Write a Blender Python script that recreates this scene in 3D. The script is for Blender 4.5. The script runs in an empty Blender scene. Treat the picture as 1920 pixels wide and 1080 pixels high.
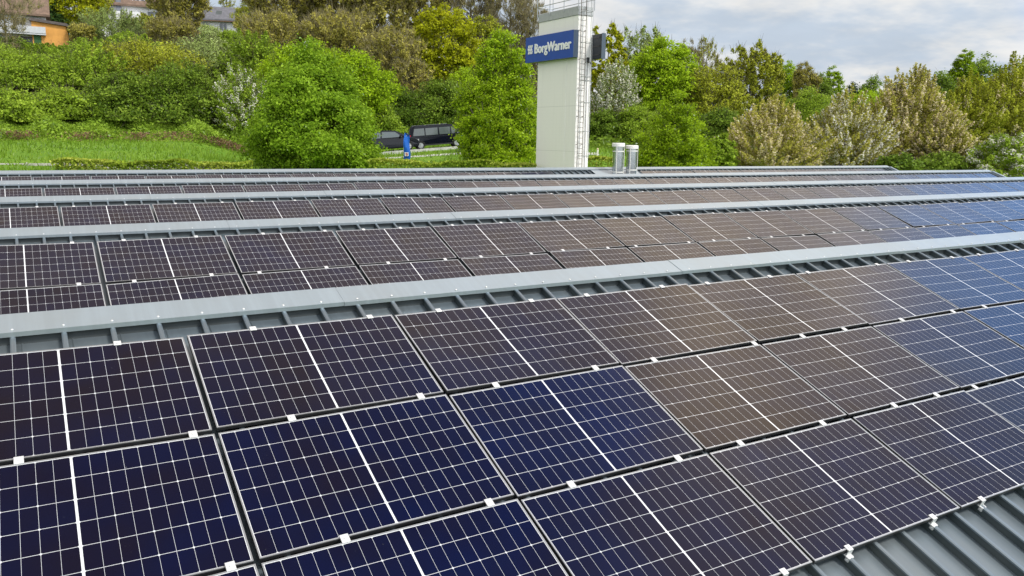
import bpy, bmesh, math, random
import numpy as np
from mathutils import Matrix, Vector
PI = math.pi
scene = bpy.context.scene
COL = scene.collection

# ------------------------------------------------------------------ camera
FPX = 1524.8                      # focal length in pixels of the 1920 px wide photograph
YAW, PITCH, ROLL = 0.5380, -0.1831, 0.0160
CAM = np.array([-0.9732, -6.6274, 1.5546])
def cam_axes():
    cy, sy, cp, sp = math.cos(YAW), math.sin(YAW), math.cos(PITCH), math.sin(PITCH)
    F = np.array([sy*cp, cy*cp, sp]); R = np.array([cy, -sy, 0.0]); U = np.cross(R, F)
    c, s = math.cos(ROLL), math.sin(ROLL)
    return c*R + s*U, -s*R + c*U, F
AR, AU, AF = cam_axes()
cam_data = bpy.data.cameras.new('camera')
cam = bpy.data.objects.new('camera', cam_data); COL.objects.link(cam)
m = Matrix.Identity(4)
for r in range(3):
    m[r][0], m[r][1], m[r][2], m[r][3] = AR[r], AU[r], -AF[r], CAM[r]
cam.matrix_world = m
cam_data.sensor_width = 36.0
cam_data.lens = 36.0*FPX/1920.0
cam_data.clip_start = 0.05; cam_data.clip_end = 6000
scene.camera = cam

# ------------------------------------------------------------------ sky, sun, exposure
SUN_EL, SUN_AZ = math.radians(50), math.radians(150)      # azimuth clockwise from +Y
world = bpy.data.worlds.new('World'); scene.world = world; world.use_nodes = True

class NT:
    """small helper to write node trees"""
    def __init__(s, tree): s.t = tree; s.n = tree.nodes; s.l = tree.links
    def node(s, typ, **kw):
        n = s.n.new(typ)
        for k, v in kw.items(): setattr(n, k, v)
        return n
    def put(s, sock, v):
        if v is None: return
        if isinstance(v, bpy.types.NodeSocket): s.l.new(v, sock)
        elif isinstance(v, (tuple, list)) and len(v) == 3 and sock.type == 'RGBA': sock.default_value = (*v, 1)
        else: sock.default_value = v
    def math(s, op, a, b=None, c=None, clamp=False):
        n = s.node('ShaderNodeMath', operation=op, use_clamp=clamp)
        for i, v in enumerate((a, b, c)): s.put(n.inputs[i], v)
        return n.outputs[0]
    def mix(s, fac, a, b, mode='MIX'):
        n = s.node('ShaderNodeMix', data_type='RGBA', blend_type=mode)
        s.put(n.inputs[0], fac); s.put(n.inputs[6], a); s.put(n.inputs[7], b)
        return n.outputs[2]
    def noise(s, vec, scale, detail=4, rough=.55, dim='3D', w=None):
        n = s.node('ShaderNodeTexNoise', noise_dimensions=dim)
        s.put(n.inputs['Vector'], vec); n.inputs['Scale'].default_value = scale
        n.inputs['Detail'].default_value = detail; n.inputs['Roughness'].default_value = rough
        if w is not None: s.put(n.inputs['W'], w)
        return n.outputs['Fac']
    def ramp(s, fac, stops, interp='LINEAR'):
        n = s.node('ShaderNodeValToRGB'); cr = n.color_ramp; cr.interpolation = interp
        while len(cr.elements) < len(stops): cr.elements.new(.5)
        for e, (p, c) in zip(cr.elements, stops): e.position = p; e.color = (*c, 1) if len(c) == 3 else c
        s.put(n.inputs[0], fac); return n.outputs[0]
    def step(s, v, a, b):
        n = s.node('ShaderNodeMapRange', interpolation_type='SMOOTHSTEP')
        s.put(n.inputs[0], v); n.inputs[1].default_value = a; n.inputs[2].default_value = b
        return n.outputs[0]

w = NT(world.node_tree); w.n.clear()
sky = w.node('ShaderNodeTexSky', sky_type='NISHITA', sun_disc=False)
sky.sun_elevation = SUN_EL; sky.sun_rotation = SUN_AZ
sky.air_density = 1.2; sky.dust_density = 1.0; sky.ozone_density = 2.0
bg_clear = w.node('ShaderNodeBackground'); w.l.new(sky.outputs[0], bg_clear.inputs[0]); bg_clear.inputs[1].default_value = 0.15
tc = w.node('ShaderNodeTexCoord'); sep = w.node('ShaderNodeSeparateXYZ'); w.l.new(tc.outputs['Generated'], sep.inputs[0])
sx, sy_, sz = sep.outputs
zc = w.math('ADD', w.math('MAXIMUM', sz, 0.0), 0.22)
comb = w.node('ShaderNodeCombineXYZ')
w.put(comb.inputs[0], w.math('DIVIDE', sx, zc)); w.put(comb.inputs[1], w.math('DIVIDE', sy_, zc)); comb.inputs[2].default_value = 3.7
n1 = w.noise(comb.outputs[0], 0.9, 6, .55)
n2 = w.noise(comb.outputs[0], 2.1, 5, .6)
n3 = w.noise(comb.outputs[0], 3.0, 3, .5)
def dirdot(az, el):
    d = (math.sin(az)*math.cos(el), math.cos(az)*math.cos(el), math.sin(el))
    return w.math('ADD', w.math('ADD', w.math('MULTIPLY', sx, d[0]), w.math('MULTIPLY', sy_, d[1])), w.math('MULTIPLY', sz, d[2]))
R_ = math.radians
gap = w.step(dirdot(R_(80), R_(14)), .935, .988)          # a blue opening in the cloud to the right, shaped for the panel reflections
gap2 = w.step(dirdot(R_(56), R_(56)), .972, .995)        # a small blue patch higher up, added for a sheen on the panels
gapl = w.step(dirdot(R_(52), R_(6)), .95, 1.0)
dens = w.math('ADD', w.math('ADD', n1, .20), w.math('MULTIPLY', w.math('SUBTRACT', 1.0, w.step(sz, .02, .30)), .22))
for g_, k_ in ((gap, .10), (gap2, .06), (gapl, .06)): dens = w.math('SUBTRACT', dens, w.math('MULTIPLY', g_, k_))
mask = w.step(dens, .42, .66)
cool = w.mix(w.step(n2, .38, .62), (.52, .60, .70), (.80, .80, .79))
highm = w.step(sz, .34, .62)                              # higher up in front the cloud turns to a dull warm grey
cool = w.mix(w.math('MULTIPLY', highm, w.step(sy_, -.35, .25)), cool, w.mix(w.step(n2, .40, .62), (.62, .51, .47), (1.0, .86, .76)))
warml = w.step(dirdot(R_(57), R_(41)), .957, .993)       # a warm bright patch of sky added for the panels to reflect
warm = w.mix(warml, cool, w.mix(w.step(n3, .36, .62), (.95, .80, .64), (2.2, 1.8, 1.28)))
warm = w.mix(gap, warm, (.42, .78, 1.50))
warm = w.mix(w.math('MULTIPLY', gap2, w.step(n2, .36, .56)), warm, (.28, .44, 1.05))
darkl = w.math('MULTIPLY', w.step(sz, .75, .89), w.step(sy_, -.1, .25))    # added dimming of the high front sky, darkens the panel reflections
el_b = w.math('ADD', .86, w.math('MULTIPLY', w.math('MAXIMUM', sz, 0.0), .35))
lowb = w.step(dirdot(R_(58), R_(30)), .93, .995)
back = w.step(w.math('MULTIPLY', sy_, -1.0), -.15, .75)
gain = w.math('MULTIPLY', w.math('ADD', el_b, w.math('MULTIPLY', lowb, .35)), w.math('ADD', .95, w.math('MULTIPLY', back, 1.1)))
gain = w.math('MULTIPLY', gain, w.math('ADD', .82, w.math('MULTIPLY', n3, .36)))
gain = w.math('MULTIPLY', gain, w.math('SUBTRACT', 1.0, w.math('MULTIPLY', darkl, .84)))
bg_cloud = w.node('ShaderNodeBackground'); w.put(bg_cloud.inputs[0], warm); w.put(bg_cloud.inputs[1], gain)
mixs = w.node('ShaderNodeMixShader'); w.put(mixs.inputs[0], mask)
w.l.new(bg_clear.outputs[0], mixs.inputs[1]); w.l.new(bg_cloud.outputs[0], mixs.inputs[2])
wout = w.node('ShaderNodeOutputWorld'); w.l.new(mixs.outputs[0], wout.inputs[0])

sun_d = bpy.data.lights.new('sun', 'SUN'); sun_d.energy = 2.6; sun_d.angle = math.radians(11); sun_d.color = (1, .95, .87)
sun = bpy.data.objects.new('sun', sun_d); COL.objects.link(sun)
sd = Vector((math.sin(SUN_AZ)*math.cos(SUN_EL), math.cos(SUN_AZ)*math.cos(SUN_EL), math.sin(SUN_EL)))
sun.rotation_euler = sd.to_track_quat('Z', 'Y').to_euler(); sun.location = (0, -30, 40)
scene.view_settings.view_transform = 'Standard'; scene.view_settings.look = 'None'
scene.view_settings.exposure = 0.30; scene.view_settings.gamma = 1

scene.render.engine = 'CYCLES'
cy = scene.cycles
cy.max_bounces = 6; cy.diffuse_bounces = 3; cy.glossy_bounces = 3; cy.transmission_bounces = 4; cy.transparent_max_bounces = 4
cy.use_denoising = True; cy.denoiser = 'OPENIMAGEDENOISE'
cy.caustics_reflective = False; cy.caustics_refractive = False

# ------------------------------------------------------------------ helpers
rng = np.random.default_rng(7)
random.seed(7)
def ray(px, py):
    return AR*((px-960)/FPX) + AU*((540-py)/FPX) + AF
def at_depth(px, py, d):           # a point at forward depth d
    return CAM + ray(px, py)*d
def ss(x, a, b):
    t = np.clip((x-a)/(b-a), 0, 1); return t*t*(3-2*t)
X0, X1 = -20.0, 46.0               # the roof's ends
# the road behind the meadow: heading a little away from the camera, climbing to the right
RD0 = at_depth(722, 284, 68.0); RD_H = 12*PI/180
_f = np.array([math.sin(YAW), math.cos(YAW)]); _r = np.array([math.cos(YAW), -math.sin(YAW)])
rd = _r*math.cos(RD_H) + _f*math.sin(RD_H); rn = np.array([-rd[1], rd[0]])
def road_z(s): return RD0[2] - .06 + .088*np.clip(s, -8, 7)
def ground_h(X, Y):
    X = np.asarray(X, float); Y = np.asarray(Y, float)
    dx = np.maximum(np.maximum(X0-X, X-X1), 0); dy = np.maximum(np.maximum(-9-Y, Y-27.2), 0)
    e = np.hypot(dx, dy)
    rx, ry = X-CAM[0], Y-CAM[1]
    d = rx*math.sin(YAW) + ry*math.cos(YAW); s = rx*math.cos(YAW) - ry*math.sin(YAW)
    a = s/np.maximum(np.abs(d), 5.0)
    h = -4.2 + 3.5*ss(e, 1.5, 14) + 1.65*ss(e, 13, 40)
    g = 0.245 - .125*ss(a, -.30, .12) - .085*ss(a, .16, .36)
    g = np.where(d > 0, g, .02)
    far = np.maximum(e-40, 0)
    h = h + g*90*np.tanh(far/90)*1.0
    so = (X-RD0[0])*rd[0] + (Y-RD0[1])*rd[1]; oo = (X-RD0[0])*rn[0] + (Y-RD0[1])*rn[1]
    wgt = ss(so, -16, -9)*(1-ss(so, 16, 26))*ss(oo, -15, -6)*(1-ss(oo, 4.5, 9))
    h = h*(1-wgt) + wgt*(road_z(so) - .10 - .14*(1-ss(oo, -2.6, -1.7)))
    h = h + (1-wgt)*.12*np.sin(X*.21+1)*np.sin(Y*.17) * ss(e, 10, 30)
    return h
def px_ground(px, py, d0=30, d1=400):   # where the sight line of a photo point meets the terrain
    r = ray(px, py)
    t = np.arange(d0, d1, .1); P = CAM[None] + r[None]*t[:, None]
    k = np.nonzero(P[:, 2] < ground_h(P[:, 0], P[:, 1]))[0]
    return P[k[0]] if len(k) else P[-1]

class MB:
    """collects boxes, tubes and polygons and links them as ONE mesh object"""
    def __init__(s): s.v = []; s.f = []; s.m = []
    def add(s, vs, fs, mat=0):
        o = len(s.v); s.v.extend([tuple(map(float, q)) for q in vs])
        for q in fs: s.f.append(tuple(i+o for i in q)); s.m.append(mat)
        return s
    def box(s, a, b, mat=0, T=None):
        x0, y0, z0 = a; x1, y1, z1 = b
        vs = [(x0,y0,z0),(x1,y0,z0),(x1,y1,z0),(x0,y1,z0),(x0,y0,z1),(x1,y0,z1),(x1,y1,z1),(x0,y1,z1)]
        if T is not None: vs = [T(q) for q in vs]
        return s.add(vs, [(3,2,1,0),(4,5,6,7),(0,1,5,4),(1,2,6,5),(2,3,7,6),(3,0,4,7)], mat)
    def tube(s, pts, rad, n=6, mat=0, caps=True):
        pts = [np.array(q, float) for q in pts]
        if not hasattr(rad, '__len__'): rad = [rad]*len(pts)
        vs = []; 
        for i, q in enumerate(pts):
            d = pts[min(i+1, len(pts)-1)] - pts[max(i-1, 0)]; d /= max(np.linalg.norm(d), 1e-9)
            u = np.cross(d, (0,0,1) if abs(d[2]) < .9 else (1,0,0)); u /= np.linalg.norm(u); v = np.cross(d, u)
            for k in range(n):
                t = 2*PI*k/n; vs.append(q + rad[i]*(math.cos(t)*u + math.sin(t)*v))
        fs = []
        for i in range(len(pts)-1):
            for k in range(n):
                a = i*n+k; b = i*n+(k+1) % n; fs.append((a, b, b+n, a+n))
        if caps: fs += [tuple(range(n))[::-1], tuple(range((len(pts)-1)*n, len(pts)*n))]
        return s.add(vs, fs, mat)
    def prism(s, poly, axis, a, b, mat=0, T=None):
        """poly: 2-D outline in the two other axes; extruded along axis from a to b"""
        def mk(p, t):
            return (t, p[0], p[1]) if axis == 0 else (p[0], t, p[1]) if axis == 1 else (p[0], p[1], t)
        n = len(poly); vs = [mk(q, a) for q in poly] + [mk(q, b) for q in poly]
        if T is not None: vs = [T(q) for q in vs]
        fs = [tuple(range(n))[::-1], tuple(range(n, 2*n))] + [(i, (i+1) % n, n+(i+1) % n, n+i) for i in range(n)]
        return s.add(vs, fs, mat)
    def mesh(s, name, mats, smooth=False, bevel=0):
        me = bpy.data.meshes.new(name); me.from_pydata(s.v, [], s.f)
        for q in (mats if isinstance(mats, (list, tuple)) else [mats]): me.materials.append(q)
        me.polygons.foreach_set('material_index', s.m)
        bm = bmesh.new(); bm.from_mesh(me)
        bmesh.ops.recalc_face_normals(bm, faces=bm.faces)
        if bevel: bmesh.ops.bevel(bm, geom=list(bm.edges), offset=bevel, segments=1, affect='EDGES', clamp_overlap=True)
        bm.to_mesh(me); bm.free()
        if smooth: me.shade_smooth()
        me.update(); return me
    def build(s, name, mats, parent=None, smooth=False, bevel=0):
        return link(name, s.mesh(name, mats, smooth, bevel), parent)
def link(name, me, parent=None, loc=None):
    o = bpy.data.objects.new(name, me); COL.objects.link(o)
    if parent: o.parent = parent
    if loc is not None: o.location = loc
    return o
def tag(o, label=None, cat=None, group=None, kind=None):
    if label: o['label'] = label
    if cat: o['category'] = cat
    if group: o['group'] = group
    if kind: o['kind'] = kind
    return o
def thing(name, label, cat, loc=(0,0,0), rz=0, group=None):
    o = bpy.data.objects.new(name, None); COL.objects.link(o)
    o.location = loc; o.rotation_euler = (0, 0, rz); o.empty_display_size = .2
    return tag(o, label, cat, group)
def np_mesh(name, V, F, mat, tone=None):
    """fast mesh of quads from arrays"""
    me = bpy.data.meshes.new(name); n = len(F)
    me.vertices.add(len(V)); me.vertices.foreach_set('co', np.ascontiguousarray(V, np.float32).ravel())
    me.loops.add(n*4); me.loops.foreach_set('vertex_index', np.ascontiguousarray(F, np.int32).ravel())
    me.polygons.add(n); me.polygons.foreach_set('loop_start', np.arange(0, n*4, 4, dtype=np.int32))
    me.update(calc_edges=True)
    if tone is not None:
        a = me.attributes.new('tone', 'FLOAT', 'FACE'); a.data.foreach_set('value', np.ascontiguousarray(tone, np.float32))
    me.materials.append(mat); return me

# ------------------------------------------------------------------ materials
MATS = {}
def mat(name, color, rough=.6, metal=0, spec=.5, noise=0, nscale=4, bump=0, bscale=20, emit=None):
    if name in MATS: return MATS[name]
    M = bpy.data.materials.new(name); M.use_nodes = True; t = NT(M.node_tree); b = t.n['Principled BSDF']
    b.inputs['Roughness'].default_value = rough; b.inputs['Metallic'].default_value = metal; b.inputs['Specular IOR Level'].default_value = spec
    co = t.node('ShaderNodeTexCoord').outputs['Object']
    if noise:
        f = t.noise(co, nscale, 5, .6)
        c = t.mix(t.step(f, .3, .7), tuple(x*(1-noise) for x in color), tuple(min(1, x*(1+noise)) for x in color))
        t.put(b.inputs['Base Color'], c)
    else: t.put(b.inputs['Base Color'], color)
    if bump:
        bn = t.node('ShaderNodeBump'); bn.inputs['Strength'].default_value = bump; bn.inputs['Distance'].default_value = .02
        t.put(bn.inputs['Height'], t.noise(co, bscale, 4)); t.l.new(bn.outputs[0], b.inputs['Normal'])
    MATS[name] = M; return M

def roof_metal(name, color, rough, metal):
    """coated grey sheet: faint run-off streaks down the slope, dust, soft sheen"""
    M = bpy.data.materials.new(name); M.use_nodes = True; t = NT(M.node_tree); b = t.n['Principled BSDF']
    co = t.node('ShaderNodeTexCoord').outputs['Object']
    mp = t.node('ShaderNodeMapping'); t.put(mp.inputs[0], co); mp.inputs['Scale'].default_value = (14, .5, .5)
    st = t.noise(mp.outputs[0], 1.0, 5, .65); du = t.noise(co, .9, 5, .6)
    c = t.mix(t.step(st, .35, .75), tuple(x*.95 for x in color), tuple(x*1.04 for x in color))
    c = t.mix(t.math('MULTIPLY', t.step(du, .40, .75), .30), c, (.30, .31, .29))
    sp = t.noise(co, 60, 2, .5)
    c = t.mix(t.math('MULTIPLY', t.step(sp, .74, .80), .15), c, (.12, .12, .11))
    t.put(b.inputs['Base Color'], c)
    t.put(b.inputs['Roughness'], t.math('ADD', rough-.08, t.math('MULTIPLY', st, .18)))
    b.inputs['Metallic'].default_value = metal
    bn = t.node('ShaderNodeBump'); bn.inputs['Strength'].default_value = .12; bn.inputs['Distance'].default_value = .02
    t.put(bn.inputs['Height'], t.noise(co, 1.6, 3)); t.l.new(bn.outputs[0], b.inputs['Normal'])
    return M
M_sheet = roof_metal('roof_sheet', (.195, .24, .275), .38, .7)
M_seam_shade = roof_metal('seam_side_shade', (.075, .095, .10), .45, .6)  # darker copy of the sheet metal: shade painted on the seam sides
M_cap = roof_metal('cap_sheet', (.345, .405, .445), .44, .55)
M_closure = mat('closure_strip', (.045, .055, .058), .7, noise=.2)
M_alu = mat('aluminium', (.40, .41, .42), .42, .75, noise=.06)
M_clamp = mat('clamp_alu', (.68, .68, .68), .42, .35, noise=.05)
M_steel = mat('screw_steel', (.75, .76, .76), .3, .6)
M_wallp = mat('plaster_wall', (.42, .42, .40), .8, noise=.1)
M_cream = None

def solar_glass():
    M = bpy.data.materials.new('solar_cells'); M.use_nodes = True; t = NT(M.node_tree); b = t.n['Principled BSDF']
    tc = t.node('ShaderNodeTexCoord'); sp = t.node('ShaderNodeSeparateXYZ'); t.put(sp.inputs[0], tc.outputs['Object'])
    x, y = sp.outputs[0], sp.outputs[1]
    oi = t.node('ShaderNodeObjectInfo'); sc3 = t.node('ShaderNodeSeparateColor'); t.put(sc3.inputs[0], oi.outputs['Color']); rnd = sc3.outputs[0]; uid = oi.outputs['Random']
    ax = t.math('ABSOLUTE', x); ay = t.math('ABSOLUTE', y)
    CW, RH, MID = .0930, .1848, .0065
    u = t.math('DIVIDE', t.math('SUBTRACT', ax, MID), CW)
    v = t.math('DIVIDE', t.math('ADD', y, .5544), RH)
    def edge(q, size, period=1.0):      # metres to the nearest multiple of period
        fr = t.math('FRACT', t.math('ADD', t.math('DIVIDE', q, period), .5))
        return t.math('MULTIPLY', t.math('ABSOLUTE', t.math('SUBTRACT', fr, .5)), size*period)
    du, dv, du2 = edge(u, CW), edge(v, RH), edge(u, CW, 2.0)
    lines = t.math('MAXIMUM', t.math('LESS_THAN', du, .0009), t.math('LESS_THAN', dv, .0017))
    lines = t.math('MAXIMUM', lines, t.math('LESS_THAN', t.math('ADD', du2, dv), .0095))
    rim = t.math('MAXIMUM', t.math('LESS_THAN', ax, MID), t.math('GREATER_THAN', ax, MID+9*CW))
    rim = t.math('MAXIMUM', rim, t.math('GREATER_THAN', ay, .5544))
    white = t.math('MAXIMUM', lines, rim)
    # every cell its own shade, every panel its own tint
    cu = t.math('FLOOR', t.math('DIVIDE', x, CW)); cv = t.math('FLOOR', v)
    cc = t.node('ShaderNodeCombineXYZ'); t.put(cc.inputs[0], cu); t.put(cc.inputs[1], cv); t.put(cc.inputs[2], t.math('MULTIPLY', uid, 97.0))
    wn = t.node('ShaderNodeTexWhiteNoise', noise_dimensions='3D'); t.put(wn.inputs['Vector'], cc.outputs[0])
    nz = t.node('ShaderNodeCombineXYZ'); t.put(nz.inputs[0], x); t.put(nz.inputs[1], y); t.put(nz.inputs[2], t.math('MULTIPLY', uid, 53.0))
    big = t.noise(nz.outputs[0], 1.6, 2, .5)
    k = t.math('ADD', t.math('ADD', t.math('MULTIPLY', wn.outputs[0], .10), t.math('MULTIPLY', big, .75)), t.math('MULTIPLY', rnd, .30))
    cell = t.ramp(k, [(.16, (.0008, .0036, .030)), (.48, (.0026, .0034, .018)), (.82, (.0060, .0036, .0075))])
    dirt = t.step(t.noise(nz.outputs[0], 38, 3, .6), .70, .80)
    dust = t.math('MULTIPLY', t.noise(nz.outputs[0], 4, 4, .65), .004)
    cell = t.mix(dust, cell, (.5, .5, .48))
    cell = t.mix(t.math('MULTIPLY', dirt, .05), cell, (.5, .5, .47))
    vo = t.node('ShaderNodeTexVoronoi', feature='F1'); t.put(vo.inputs['Vector'], nz.outputs[0]); vo.inputs['Scale'].default_value = 7.0
    vc = t.node('ShaderNodeSeparateColor'); t.put(vc.inputs[0], vo.outputs['Color'])
    spot = t.math('MULTIPLY', t.math('LESS_THAN', vo.outputs['Distance'], t.math('MULTIPLY', vc.outputs[1], .055)), t.math('LESS_THAN', vc.outputs[0], .16))
    cell = t.mix(t.math('MULTIPLY', spot, .16), cell, (.45, .46, .48))     # dried drops and droppings
    cell = t.mix(lines, cell, (.52, .53, .55)); t.put(b.inputs['Base Color'], t.mix(rim, cell, (.64, .65, .66)))
    b.inputs['Roughness'].default_value = .17
    b.inputs['IOR'].default_value = 1.31
    tint = t.ramp(t.math('ADD', t.math('MULTIPLY', rnd, .6), t.math('MULTIPLY', big, .4)), [(.25, (.82, .89, 1.0)), (.55, (1.0, .94, .90)), (.8, (1.0, .90, .79))])
    t.put(b.inputs['Specular Tint'], tint)
    return M
M_glass = solar_glass()

# ------------------------------------------------------------------ the factory: a saw-tooth roof of five slopes
TILT = 0.3738; PER = 6.40; CT, ST = math.cos(TILT), math.sin(TILT)
ROWP = 1.1791; SHEET = -0.125; SLOPE_L = 6.18
SEAM0, SEAMP = -0.147, 0.3335
def S(k, x, v, off=0.0):           # slope k (0 = nearest): x along the ridge, v down the slope, off above the panel plane
    return np.array([x, k*PER - v*CT - off*ST, -v*ST + off*CT])
factory = thing('factory_building', 'long grey metal saw-tooth roof carrying rows of solar panels', 'factory', (0, 0, 0))
seams = np.arange(SEAM0 - SEAMP*59, X1-.1, SEAMP)
for k in range(5):
    mb = MB()
    a = [S(k, X0, -.30, SHEET), S(k, X1, -.30, SHEET), S(k, X1, SLOPE_L, SHEET), S(k, X0, SLOPE_L, SHEET)]
    mb.add(a, [(0, 1, 2, 3)])
    prof = [(-.014, 0.001), (-.011, .052), (-.019, .058), (-.019, .072), (-.010, .079), (.010, .079), (.019, .072), (.019, .058), (.011, .052), (.014, 0.001)]
    for sxx in seams:
        n = len(prof); vs = [S(k, sxx+q[0], -.27, SHEET+q[1]) for q in prof] + [S(k, sxx+q[0], SLOPE_L, SHEET+q[1]) for q in prof]
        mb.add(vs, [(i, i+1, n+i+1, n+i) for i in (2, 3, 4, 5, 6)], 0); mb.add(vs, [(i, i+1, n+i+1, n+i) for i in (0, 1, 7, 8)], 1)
        # a shallow stiffening fold beside each seam, as on rolled sheets
        fx = sxx + .055
        vs = [S(k, fx-.008, -.27, SHEET+.001), S(k, fx, -.27, SHEET+.005), S(k, fx+.008, -.27, SHEET+.001),
              S(k, fx-.008, SLOPE_L, SHEET+.001), S(k, fx, SLOPE_L, SHEET+.005), S(k, fx+.008, SLOPE_L, SHEET+.001)]
        mb.add(vs, [(0, 1, 4, 3), (1, 2, 5, 4)])
    slope = mb.build('roof_slope', [M_sheet, M_seam_shade], factory)
    # ridge cap: sheet lengths with a folded lip, over a closure strip
    mb = MB(); Yb = k*PER
    lip = np.array([Yb+.252, .082]); crest = np.array([Yb+.50, .174])
    nrm = np.array([-(crest-lip)[1], (crest-lip)[0]]); nrm /= np.linalg.norm(nrm)
    xs = [X0-.15] + list(np.arange(1.39-4.0*5, X1, 4.0)) + [X1+.12]
    xs = sorted(set([q for q in xs if q <= X1+.12]))
    if k == 1: xs = [q+.35 if 0 < i < len(xs)-1 else q for i, q in enumerate(xs)]
    for i in range(len(xs)-1):
        up = .0035 if i % 2 else 0.0
        A, B = lip+nrm*up, crest+nrm*up
        xa, xb = xs[i]+.002, xs[i+1]-.002
        outline = [A, B, B+np.array([.05, -.02]), B+np.array([.06, -.26]), B+np.array([.056, -.26]), B+np.array([.045, -.022]), B-nrm*.004, A-nrm*.004+np.array([.006, 0]), A+np.array([.012, -.034]), A+np.array([.004, -.036])]
        mb.prism([tuple(q) for q in outline], 0, xa, xb)
    pv = S(k, 0, -.235, SHEET)
    mb.box((X0, pv[1]+.03, pv[2]-.01), (X1, pv[1]+.042, .075), 2)
    dirv = (crest-lip)/np.linalg.norm(crest-lip)
    for sxx in seams:
        if -3 < sxx < 40:
            c = lip + dirv*.035; n3d = np.array([0, nrm[0], nrm[1]]); d3 = np.array([0, dirv[0], dirv[1]])
            cen = np.array([sxx, c[0], c[1]]) + n3d*.003
            vs = []
            for rr, hh in ((.0115, .0), (.0095, .005), (.004, .0075)):
                for q in range(6):
                    an = q*PI/3; vs.append(cen + n3d*hh + rr*(math.cos(an)*np.array([1., 0, 0]) + math.sin(an)*d3))
            fs = [(r*6+q, r*6+(q+1) % 6, r*6+6+(q+1) % 6, r*6+6+q) for r in range(2) for q in range(6)] + [(12, 13, 14, 15, 16, 17)]
            mb.add(vs, fs, 1)
    mb.build('ridge_cap', [M_cap, M_steel, M_closure], slope)
    # verge trims at both ends
    for xe, w_ in ((X1, .14), (X0-.14, .14)):
        mb = MB()
        vs = [S(k, xx, v, o) for v in (-.24, SLOPE_L) for xx, o in ((xe, SHEET-.06), (xe+w_, SHEET-.06), (xe+w_, .03), (xe, .03))]
        mb.add(vs, [(0, 1, 2, 3), (7, 6, 5, 4), (0, 4, 5, 1), (1, 5, 6, 2), (2, 6, 7, 3), (3, 7, 4, 0)])
        mb.build('verge_trim', M_cap, slope)
# walls: the saw-tooth gables, the rear wall and the back of each tooth
mb = MB()
for xe in (X0+.02, X1-.27):
    for k in range(5):
        tp = S(k, 0, -.2, SHEET-.02); bt = S(k, 0, SLOPE_L, SHEET-.02)
        mb.prism([(bt[1], -4.6), (k*PER+.50, -4.6), (k*PER+.50, .05), (tp[1], tp[2]), (bt[1], bt[2])], 0, xe, xe+.25)
mb.box((X0, 4*PER+.50, -4.6), (X1, 4*PER+.56-.01, .10))
for k in range(4): mb.box((X0, k*PER+.505, -2.6), (X1, k*PER+.545, .10))
mb.box((X0, -PER+.35, -4.6), (X1, -PER+.62, -2.5))
mb.build('wall', M_wallp, factory)
# sheet-metal flashing around the flues on the last slope
mb = MB()
q = [S(4, 23.35, -.2, SHEET+.012), S(4, 25.5, -.2, SHEET+.012), S(4, 25.5, 1.6, SHEET+.012), S(4, 23.35, 1.6, SHEET+.012)]
for xx in (22.6,):
    q0 = [S(4, 22.75, -.22, SHEET+.084), S(4, 25.50, -.22, SHEET+.084), S(4, 25.50, 1.9, SHEET+.084), S(4, 22.75, 1.9, SHEET+.084)]
    q1 = [S(4, 22.75, -.22, SHEET+.078), S(4, 25.50, -.22, SHEET+.078), S(4, 25.50, 1.9, SHEET+.078), S(4, 22.75, 1.9, SHEET+.078)]
    mb.add(q0+q1, [(0, 1, 2, 3), (7, 6, 5, 4), (0, 4, 5, 1), (1, 5, 6, 2), (2, 6, 7, 3), (3, 7, 4, 0)])
mb.build('flue_flashing', M_cap, factory)

# ------------------------------------------------------------------ solar panels
PWd, PHt = 1.712, 1.132
def glass_mesh():
    nx, ny = 16, 10; V = []; F = []
    for j in range(ny+1):
        for i in range(nx+1):
            a, b_ = i/nx*2-1, j/ny*2-1
            V.append((a*(PWd/2-.008), b_*(PHt/2-.008), -.003 - .006*(1-a*a)*(1-b_*b_)))
    for j in range(ny):
        for i in range(nx):
            a = j*(nx+1)+i; F.append((a, a+1, a+nx+2, a+nx+1))
    me = bpy.data.meshes.new('glass'); me.from_pydata(V, [], F); me.materials.append(M_glass); me.shade_smooth(); return me
def frame_mesh():
    mb = MB(); W, H, t_ = PWd/2, PHt/2, .0085
    mb.box((-W, -H, -.030), (W, -H+t_, 0)); mb.box((-W, H-t_, -.030), (W, H, 0))
    mb.box((-W, -H+t_, -.030), (-W+t_, H-t_, 0)); mb.box((W-t_, -H+t_, -.030), (W, H-t_, 0))
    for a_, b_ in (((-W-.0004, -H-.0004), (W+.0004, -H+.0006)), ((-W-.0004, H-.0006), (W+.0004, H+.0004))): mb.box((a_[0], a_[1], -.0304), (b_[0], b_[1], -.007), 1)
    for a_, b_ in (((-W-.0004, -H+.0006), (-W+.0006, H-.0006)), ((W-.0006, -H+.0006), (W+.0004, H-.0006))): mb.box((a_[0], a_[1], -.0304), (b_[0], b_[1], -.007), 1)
    return mb.mesh('frame', [M_alu, mat('frame_side_shade', (.018, .018, .02), .55)])  # near-black skins below the top edge: shade painted on the aluminium sides
def back_mesh():
    mb = MB(); mb.box((-PWd/2+.012, -PHt/2+.012, -.014), (PWd/2-.012, PHt/2-.012, -.009)); return mb.mesh('backsheet', mat('backsheet', (.03, .03, .03), .7))
def clamp_mid():
    mb = MB(); mb.box((-.027, -.032, -.001), (.027, .032, .007)); mb.box((-.012, -.012, -.09), (.012, .012, -.001)); mb.tube([(0, 0, .007), (0, 0, .011)], .009, 6)
    return mb.mesh('clamp', M_clamp, bevel=.0015)
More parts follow.
